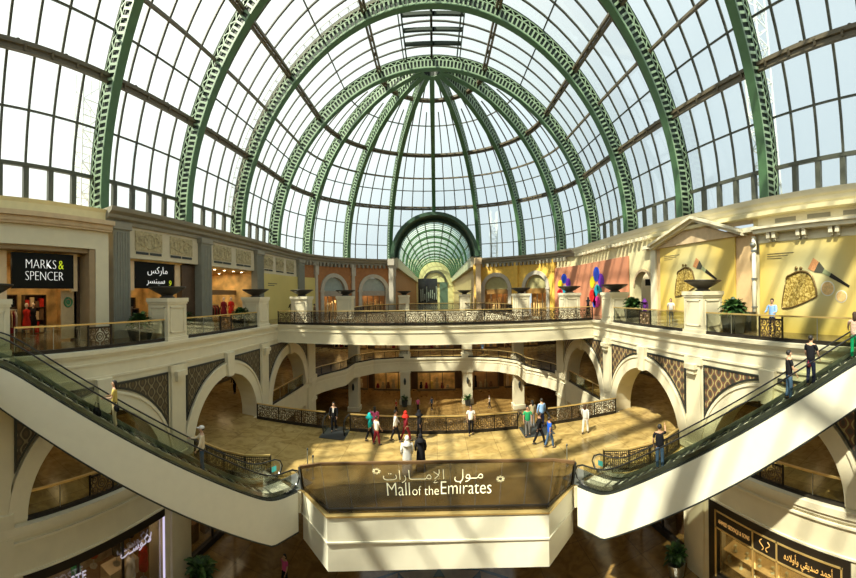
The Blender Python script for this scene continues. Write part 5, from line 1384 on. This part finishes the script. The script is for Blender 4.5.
for i, (x, y, lb) in enumerate(((12.9, 11.0, 'leafy plant in a dark planter beside the pier between the yellow posters'), (12.9, 20.0, 'leafy plant in a dark planter in front of the pale arched doorway'),
                                (-12.9, 14.4, 'low leafy plant at the pier in front of the Arabic sign'), (-12.9, 11.2, 'leafy plant in front of the grey pilaster beside the black shop sign'), (-12.9, 20.4, 'small leafy plant at the pier before the lit clothes shop'))):
    plant(x, y, 0, lb, .95 if i < 2 else .6, .50, .85 if i < 2 else .75, 1.0, 170, i)
plant(11.0, 13.3, Z0, 'leafy plant in a metal pot at the ground floor pier beside the jeweller', .75, .36, .8, 1.0, 50, 11, metal=True)
plant(-10.9, 13.2, Z0, 'bushy dark plant at the ground floor pier beside the clothes shop', .6, .4, 1.0, 1.1, 60, 12)
for i, (x, y, lb) in enumerate(((-4.1, 44.3, 'far plant at the foot of the gallery column left of the middle opening'), (4.0, 44.3, 'far plant at the foot of the gallery column right of the middle opening'))): plant(x, y, Z0, lb, .7, .4, .8, 1.0, 24, 20 + i)

# ================================================================== PEOPLE
SKIN = {k: mat('skin ' + k, c, .6) for k, c in dict(a=(.42, .23, .13), b=(.55, .33, .21), c=(.30, .16, .09)).items()}
HAIR = mat('black hair', (.012, .010, .008), .6); HAIRB = mat('brown hair', (.06, .03, .015), .6); SHOE = mat('dark shoe', (.03, .025, .02), .5); EYE = mat('eye', (.02, .02, .02), .3)
def skinmesh(V, Ed, Rd, lv=1, root=0):
    me = bpy.data.meshes.new('sk'); me.from_pydata(V, Ed, []); o = bpy.data.objects.new('sk', me); COL.objects.link(o)
    md = o.modifiers.new('s', 'SKIN'); md.use_smooth_shade = True
    sv = me.skin_vertices[0].data
    for i, r in enumerate(Rd): sv[i].radius = (r if isinstance(r, tuple) else (r, r)); sv[i].use_root = (i == root)
    sb = o.modifiers.new('b', 'SUBSURF'); sb.levels = lv; sb.render_levels = lv
    bpy.context.view_layer.update(); ev = bpy.data.meshes.new_from_object(o.evaluated_get(bpy.context.evaluated_depsgraph_get()))
    mb = MB().add([tuple(v.co) for v in ev.vertices], [tuple(p.vertices) for p in ev.polygons])
    bpy.data.objects.remove(o); bpy.data.meshes.remove(ev); bpy.data.meshes.remove(me); return mb
def person(label, loc, face, top, bottom, h=1.74, stride=.0, larm=0, rarm=0, lel=.25, rel=.25, skin='a', hair=HAIR, long_hair=False, dress=None, hood=None, sleeve=.5, cap=None, bag=None, skirt=False, lean=0, seed=0):
    """loc = feet, face = heading angle (0 looks to +y)."""
    t = thing('person', label, 'person', loc, None, rz=face); k = h / 1.74
    st = stride
    def leg(s):
        sw = st * s
        hip = Vector((s * .085, 0, .92)); knee = Vector((s * .095, .16 * sw + .02 * abs(sw) + .01, .50)); ank = Vector((s * .10, .30 * sw - .03, .085 + (.05 if sw < 0 else 0)))
        toe = ank + Vector((s * .02, .15, -.05)); return hip, knee, ank, toe
    def arm(s, sw, el):
        sh = Vector((s * .185, 0, 1.43)); a = sw; e = sh + Vector((s * .055, .28 * math.sin(a), -.28 * math.cos(a))); b = a + el
        w = e + Vector((-s * .01, .25 * math.sin(b), -.25 * math.cos(b))); return sh, e, w, b
    V = [(0, 0, .94), (0, 0, 1.12), (0, .0, 1.30), (0, 0, 1.43), (0, .0, 1.50), (0, .015, 1.56), (0, .02, 1.64), (0, .015, 1.71)]
    Rd = [(.11, .075), (.11, .075), (.135, .085), (.11, .075), .05, (.062, .075), (.077, .093), (.05, .06)]
    Ed = [(i, i + 1) for i in range(7)]
    for s in (-1, 1):
        b = len(V); V += [tuple(p) for p in leg(s)]; Rd += [.085, .055, .036, .028]; Ed += [(0, b), (b, b + 1), (b + 1, b + 2), (b + 2, b + 3)]
    hands = []
    for s, a_, e_ in ((-1, larm, lel), (1, rarm, rel)):
        b = len(V); sh, e, w, ba = arm(s, a_, e_); V += [tuple(sh), tuple(e), tuple(w)]; Rd += [.05, .038, .027]; Ed += [(3, b), (b, b + 1), (b + 1, b + 2)]
        d = Vector((0, math.sin(ba), -math.cos(ba))); pm = w + d * .05; V.append(tuple(pm)); Rd.append((.030, .02)); Ed.append((b + 2, b + 3)); hands.append((s, w, d, pm))
    body = skinmesh([(x * k, y * k, z * k) for x, y, z in V], Ed, [tuple(q * k for q in r) if isinstance(r, tuple) else r * k for r in Rd], 1)
    fd = Vector((0, math.sin(PI / 2), 0))
    for s, w, d, pm in hands:   # fingers and thumb
        nrm = Vector((0, d.z * -1, d.y)); 
        for i, L in enumerate((.065, .075, .07, .055)):
            side = Vector((0, -d.z, d.y)) * ((i - 1.5) * .016)
            p0 = pm + d * .02 + side; body.tube([p0 * k, (p0 + d * L * .6 + Vector((-s * .008, 0, 0))) * k, (p0 + d * L + Vector((-s * .026, 0, 0))) * k], [.009 * k, .008 * k, .006 * k], 5)
        p0 = pm + Vector((0, -d.z, d.y)) * .022; body.tube([p0 * k, (p0 + d * .03 + Vector((-s * .02, .02, 0))) * k, (p0 + d * .055 + Vector((-s * .03, .025, 0))) * k], [.010 * k, .009 * k, .007 * k], 5)
    body.ball((0, .115 * k, 1.625 * k), .012 * k, .02 * k, .022 * k, 6, 5)          # nose
    for s in (-1, 1): body.ball((s * .08 * k, .01 * k, 1.63 * k), .012 * k, .022 * k, .032 * k, 6, 5)   # ears
    body.tube([(-.025 * k, .098 * k, 1.578 * k), (0, .106 * k, 1.576 * k), (.025 * k, .098 * k, 1.578 * k)], .006 * k, 4)
    body.build('body', SKIN[skin], t, smooth=True)
    for s in (-1, 1): MB().ball((s * .032 * k, .098 * k, 1.65 * k), .011 * k, .008 * k, .009 * k, 6, 5).build('eye', EYE, t)
    G = .016
    if dress:   # ankle length robe
        m = MB(); n = 18; prof = [(.02, 1.52), (.10, 1.50), (.20, 1.43), (.185, 1.28), (.165, 1.08), (.20, .90), (.215, .6), (.24, .3), (.27, .06), (.25, .05)]
        vs = []; fs = []
        for r, z in prof:
            for i in range(n):
                a = 2 * PI * i / n; fold = 1 + (.05 * math.sin(5 * a + seed) if z < 1 else 0); vs.append((r * math.cos(a) * fold * k, r * (.68 if z > 1 else .85) * math.sin(a) * fold * k, z * k))
        for j in range(len(prof) - 1):
            for i in range(n): i2 = (i + 1) % n; fs.append((j * n + i, (j + 1) * n + i, (j + 1) * n + i2, j * n + i2))
        m.add(vs, fs); m.build('robe', dress, t, smooth=True)
        for s, a_, e_ in ((-1, larm, lel), (1, rarm, rel)):
            sh, e, w, ba = arm(s, a_, e_); MB().tube([sh * k, e * k, w * k], [.075 * k, .065 * k, .06 * k], 9).build('sleeve', dress, t, smooth=True)
    else:
        V = [(0, 0, .84), (0, 0, 1.06), (0, 0, 1.28), (0, 0, 1.42), (0, 0, 1.47)]; Rd = [(.185, .135), (.165, .12), (.18, .12), (.135, .098), (.065, .06)]; Ed = [(0, 1), (1, 2), (2, 3), (3, 4)]
        for s, a_, e_ in ((-1, larm, lel), (1, rarm, rel)):
            b = len(V); sh, e, w, ba = arm(s, a_, e_)
            V += [tuple(sh)]; Rd += [.062]; Ed += [(3, b)]
            if sleeve >= 1: V += [tuple(e), tuple(w)]; Rd += [.052, .04]; Ed += [(b, b + 1), (b + 1, b + 2)]
            else: V += [tuple(sh.lerp(e, .75))]; Rd += [.056]; Ed += [(b, b + 1)]
        skinmesh([(x * k, y * k, z * k) for x, y, z in V], Ed, [tuple(q * k for q in r) if isinstance(r, tuple) else r * k for r in Rd], 1).build('shirt', top, t, smooth=True)
        if skirt:
            MB().lathe([(.15, 1.0), (.19, .9), (.24, .5), (.27, .38), (.25, .38), (.02, .9)], (0, 0, 0), 16).map(lambda p: (p[0] * k, p[1] * k * .8, p[2] * k)).build('skirt', bottom, t, smooth=True)
        else:
            V = [(0, 0, 1.04), (0, 0, .91)]; Rd = [(.145, .105), (.155, .115)]; Ed = [(0, 1)]
            for s in (-1, 1):
                b = len(V); hp, kn, an, toe = leg(s); V += [tuple(hp), tuple(kn), tuple(an)]; Rd += [.098, .072, .058]; Ed += [(1, b), (b, b + 1), (b + 1, b + 2)]
            skinmesh([(x * k, y * k, z * k) for x, y, z in V], Ed, [tuple(q * k for q in r) if isinstance(r, tuple) else r * k for r in Rd], 1).build('trousers', bottom, t, smooth=True)
    for s in (-1, 1):
        hp, kn, an, toe = leg(s); m = MB(); m.ball(((an.x + s * .01) * k, (an.y + .06) * k, (an.z - .045) * k), .05 * k, .135 * k, .042 * k, 10, 6); m.build('shoe', SHOE, t, smooth=True)
    if hood:
        m = MB(); m.ball((0, -.005 * k, 1.65 * k), .105 * k, .118 * k, .13 * k, 14, 10); m.lathe([(.09, 1.58), (.13, 1.50), (.22, 1.40), (.21, 1.36), (.05, 1.5)], (0, -.01, 0), 14)
        m.v = [(x, y if y < .075 * k or z < 1.53 * k else .075 * k, z) for x, y, z in m.v]; m.build('headscarf', hood, t, smooth=True)
    else:
        m = MB(); m.ball((0, -.002 * k, 1.668 * k), .088 * k, .105 * k, .095 * k, 14, 10)
        m.v = [(x, min(y, (.088 if z > 1.70 * k else .02) * k), z) for x, y, z in m.v]
        if long_hair: m.ball((0, -.06 * k, 1.56 * k), .085 * k, .055 * k, .17 * k, 12, 8)
        m.build('hair', hair, t, smooth=True)
    if cap:
        m = MB(); m.ball((0, .0, 1.70 * k), .095 * k, .112 * k, .075 * k, 14, 8); m.ball((0, .12 * k, 1.69 * k), .07 * k, .08 * k, .012 * k, 12, 6); m.build('cap', cap, t, smooth=True)
    return t
def handbag(x, y, z, col, label, s=.14):
    t = thing('handbag', label, 'bag', (x, y, z)); m = MB(); m.ball((x, y, z + s), s * 1.1, s * .55, s * .85, 12, 8); m.build('pouch', col, t, smooth=True)
    m = MB(); m.tube([(x - s * .8, y, z + s * 1.5), (x - s * .5, y, z + s * 2.6), (x + s * .5, y, z + s * 2.6), (x + s * .8, y, z + s * 1.5)], .012, 5); m.build('strap', col, t); return t
C = CL
# plaza walkers
person('person in a turquoise tunic walking near the dark landing mat', (-3.75, 19.0, Z1), -1.2, C['turquoise'], C['black'], 1.62, .7, .3, -.3, skin='b', sleeve=1, hood=C['turquoise'])
person('person in a bright pink hooded top at the far plaza railing', (-3.62, 19.9, Z1), .3, C['pink'], C['denim'], 1.70, .2, .8, .2, 1.2, skin='b', sleeve=1, long_hair=True)
person('person in a white vest over dark red clothes beside the turquoise tunic', (-3.30, 18.65, Z1), -.9, C['white'], C['maroon'], 1.60, .5, -.2, .3, skin='a', sleeve=.5)
person('man in a white shirt and black trousers walking by the middle railing', (-2.31, 19.2, Z1), -1.3, C['white'], C['black'], 1.76, .8, .4, -.4, skin='a', sleeve=1)
person('person in a red headscarf and dark red dress striding by the middle railing', (-1.75, 19.3, Z1), -1.0, C['maroon'], C['maroon'], 1.70, .9, .4, -.4, skin='b', hood=C['red'], sleeve=1)
person('person in a black top with a red bag behind the red headscarf', (-1.0, 19.6, Z1), -1.1, C['black'], C['black'], 1.66, .3, .2, -.2, hood=C['black'], sleeve=1)
person('man in a long white robe standing close to the name panel', (-1.38, 15.7, Z1), .2, C['white'], C['white'], 1.76, 0, .1, .1, dress=C['white'], hood=C['white'])
person('person in a black abaya standing close to the name panel', (-.78, 16.1, Z1), .1, C['black'], C['black'], 1.70, 0, .2, .2, dress=C['black'], hood=C['black'], seed=2)
person('man in a white shirt and black trousers against the middle railing, by himself', (1.98, 20.0, Z1), PI, C['white'], C['black'], 1.72, .2, .1, .1, skin='c', sleeve=.5)
person('man in a green shirt beside the right landing mat', (5.15, 19.1, Z1), 2.9, C['green'], C['grey'], 1.74, .2, .1, .4, skin='a')
person('tall man in a light blue shirt on the right landing mat', (6.25, 19.9, Z1), .2, C['lblue'], C['navy'], 1.84, .1, .1, .1, skin='b', sleeve=1)
person('person in grey behind the green shirt', (5.75, 20.2, Z1), .1, C['khaki'], C['grey'], 1.68, .1, .1, .1, skin='b', long_hair=True)
person('man in black clothes striding across the plaza in front of the right mat', (5.45, 17.8, Z1), -1.5, C['black'], C['black'], 1.78, .95, .5, -.5, skin='c', sleeve=1)
person('boy in a bright blue shirt following the man in black', (5.85, 17.3, Z1), -1.4, C['blue'], C['denim'], 1.64, .7, .4, -.3, skin='a')
person('woman in white walking alone by the right railing', (8.36, 18.2, Z1), -.8, C['white'], C['white'], 1.72, .6, .3, -.3, skin='b', long_hair=True, hair=HAIRB, sleeve=1)
person('man in a dark suit stepping off the left landing mat', (-6.15, 20.0, Z1), PI, C['black'], C['black'], 1.78, .3, .1, .1, skin='b', sleeve=1)
m = MB(); m.add([(-.05, .125, 1.45), (.05, .125, 1.45), (.02, .14, 1.2), (-.02, .14, 1.2), (-.05, .09, 1.45), (.05, .09, 1.45), (.02, .10, 1.2), (-.02, .10, 1.2)], [(0, 1, 2, 3), (4, 7, 6, 5), (0, 4, 5, 1), (1, 5, 6, 2), (2, 6, 7, 3), (3, 7, 4, 0)])
# (shirt front of the suited man)
sp_ = [o for o in bpy.data.objects if o.name.startswith('person') and o.parent is None][-1]
m.build('shirt_front', C['white'], sp_, fix=True)
# upper level
person('man in a light blue shirt leaning by the ornate rail panel', (12.95, 8.75, 0), PI / 2 + .3, C['lblue'], C['black'], 1.74, .1, .5, .5, .9, .9, skin='b', sleeve=1)
person('person in a white vest and black top in front of the pedimented poster', (14.0, 17.2, 0), 2.4, C['white'], C['grey'], 1.66, .4, .2, -.2, skin='b', hair=HAIR, long_hair=True)
person('person in a purple top beside the fern at the arched doorway', (14.1, 20.3, 0), -.6, C['purple'], C['purple'], 1.62, .2, .1, .1, skin='c', sleeve=1, hood=C['purple'])
person('person in black walking past the salmon hoarding', (12.9, 27.2, 0), 1.4, C['black'], C['black'], 1.70, .3, .2, -.2, dress=C['black'], hood=C['black'], seed=4)
person('dark clothed figure standing beside the sunlit pier behind the bridge fence', (-11.7, 26.6, 0), .6, C['black'], C['black'], 1.78, .2, .5, .2, 1.0, skin='c', sleeve=1)
person('person in dark clothes behind the small cream pier and figure', (-9.6, 26.3, 0), -1.0, C['brown'], C['black'], 1.5, .2, .2, .1, skin='c', sleeve=1)
# escalator riders
def rider(E, s, w, sd, label, *a, **k):
    p = E(s, w, zt(s) + .03); return person(label, p, *a, **k)
import bisect
fl_ = PI + .46
rider(EL, 7.25, .72, -1, 'woman in a yellow dress riding the escalator on the shaded side', 2.4, C['yellow'], C['cream'], 1.66, .1, .3, .3, 1.2, 1.0, skin='b', long_hair=True, skirt=False)
rider(EL, 4.0, .72, -1, 'man in a white cap and cream shirt low on the escalator', 2.2, C['cream'], C['denim'], 1.72, .1, .2, .7, .3, .8, skin='b', cap=C['white'], sleeve=1)
rider(ER, 8.35, .72, 1, 'young man in a black printed t-shirt on the sunlit escalator', -2.2, C['black'], C['denim'], 1.74, .1, .4, .2, .6, .3, skin='b')
rider(ER, 9.1, .72, 1, 'young man in a plain black t-shirt holding a small maroon bag', -1.6, C['black'], C['navy'], 1.78, .1, .2, .2, .4, .4, skin='b')
rider(ER, 10.6, .72, 1, 'woman in green trousers and a flowered top high on the escalator', -1.2, mat('flowered cloth', (.62, .42, .32), .8, noise=.6, scale=30), C['emerald'], 1.66, .1, .5, .4, .7, .6, skin='b', hair=HAIRB, long_hair=True)
rider(ER, 3.5, .72, 1, 'man in a dark shirt and jeans alone low on the sunlit escalator', -.6, C['black'], C['denim'], 1.76, .1, .1, 1.2, .4, 1.2, skin='a')
p = ER(9.1, 1.05, zt(9.1) + .7); handbag(p[0] - .3, p[1] - .1, p[2], C['maroon'], 'small maroon bag held beside the plain black t-shirt', .13)
p = EL(7.25, .72, zt(7.25) + .78); handbag(p[0] + .25, p[1] - .1, p[2] - .1, C['black'], 'black handbag held by the woman in the yellow dress', .13)
p = EL(7.85, .75, zt(7.85) + .05); handbag(p[0], p[1], p[2], C['black'], 'black bag standing on the escalator step behind the woman', .2)
# ground floor and far gallery
person('person in pink walking on the brown ground floor beside the name balcony', (-7.37, 15.4, Z0), 2.8, C['pink'], C['black'], 1.62, .3, .2, -.2, skin='b', long_hair=True)
for i, (x, y, c, lb) in enumerate(((-2.9, 43.2, 'black', 'tiny person in black on the sunlit far ground floor, left of the plant'), (-2.3, 42.4, 'pink', 'tiny person in pink on the sunlit far ground floor'), (-.6, 42.8, 'denim', 'tiny person in denim in the middle of the far ground floor'),
                                   (6.6, 42.6, 'white', 'tiny person in white on the far ground floor at the right'), (-4.9, 41.6, 'red', 'tiny person in red on the far ground floor near the left column'))):
    person(lb, (x, y, Z0), .5 * i, C[c], C['black'], 1.68, .4, .3, -.3, skin='b')
person('tiny person in light blue on the far upper gallery', (6.3, 46.2, Z1), 2.8, C['lblue'], C['black'], 1.7, .1, .1, .1, skin='b')
for i, (x, y, c, lb) in enumerate(((-16.2, 24.5, 'black', 'person in black in the corridor behind the shaded plaza arch'), (-15.6, 25.6, 'brown', 'person in brown in the corridor behind the shaded plaza arch'), (-16.8, 27.0, 'grey', 'person in grey deep in the shaded corridor'))):
    person(lb, (x, y, Z1), 1.0 + i, C[c], C['black'], 1.72, .4, .3, -.3, skin='b', sleeve=1)

# flush ground shopfronts between the piers, and slim posts by the escalator landing
for s, back, lb in ((-1, mat('pale lit shop back', (.80, .68, .42), .6), 'cream lit ground floor shopfront behind the shaded escalator'), (1, mat('dark red shop back', (.22, .06, .03), .5, noise=.3), 'dark red ground floor shopfront behind the metal potted plant')):
    f = lambda u, d, z, s=s: (s * (AX + d), u, z)
    t = thing('ground_shopfront', lb, 'shopfront', f(17.3, .4, Z0))
    m = MB(); mbox(m, f, 13.8, 20.8, .35, .55, -8.5, -7.97, 20); mbox(m, f, 13.8, 20.8, .3, .55, Z0, Z0 + .35, 20)
    for u in (13.8, 16.1, 18.4, 20.7): mbox(m, f, u, u + .1, .38, .5, Z0, -8.4)
    m.build('frame', BLACKM, t, fix=True)
    for k in range(3): m = MB(); mbox(m, f, 13.9 + 2.3 * k, 16.1 + 2.3 * k, .43, .45, Z0 + .35, -8.5, 20); m.build('window_pane', SHOPG, t, fix=True)
    m = MB(); mbox(m, f, 13.8, 20.8, 2.2, 2.3, Z0, -7.97, 20); m.build('back_panel', back, t, fix=True)
    for k in range(6): m = MB(); mbox(m, f, 14.2 + k * 1.1, 14.7 + k * 1.1, 1.2, 1.6, Z0 + .02, Z0 + .9 + .2 * (k % 3)); m.build('display_block', CL['brown'], t, fix=True)
    area('ground_shop_light', f(17.3, 1.2, -8.2), 1.0, 45 if s < 0 else 12, (1, .8, .5), (0, 0, 0), 6)
for x, y, lb in ((-6.0, 15.2, 'slim steel post by the shaded escalator landing, farther one'), (-5.5, 14.6, 'slim steel post by the shaded escalator landing, nearer one'), (6.0, 15.2, 'slim steel post by the sunlit escalator landing')):
    t = thing('barrier_post', lb, 'post', (x, y, Z1)); MB().lathe([(.10, 0), (.10, .02), (.028, .03), (.028, .95), (.03, 1.0)], (x, y, Z1), 10).build('post', STEEL, t); MB().lathe([(.04, .95), (.045, 1.02), (.02, 1.05)], (x, y, Z1), 10).build('cap', DARKST, t)
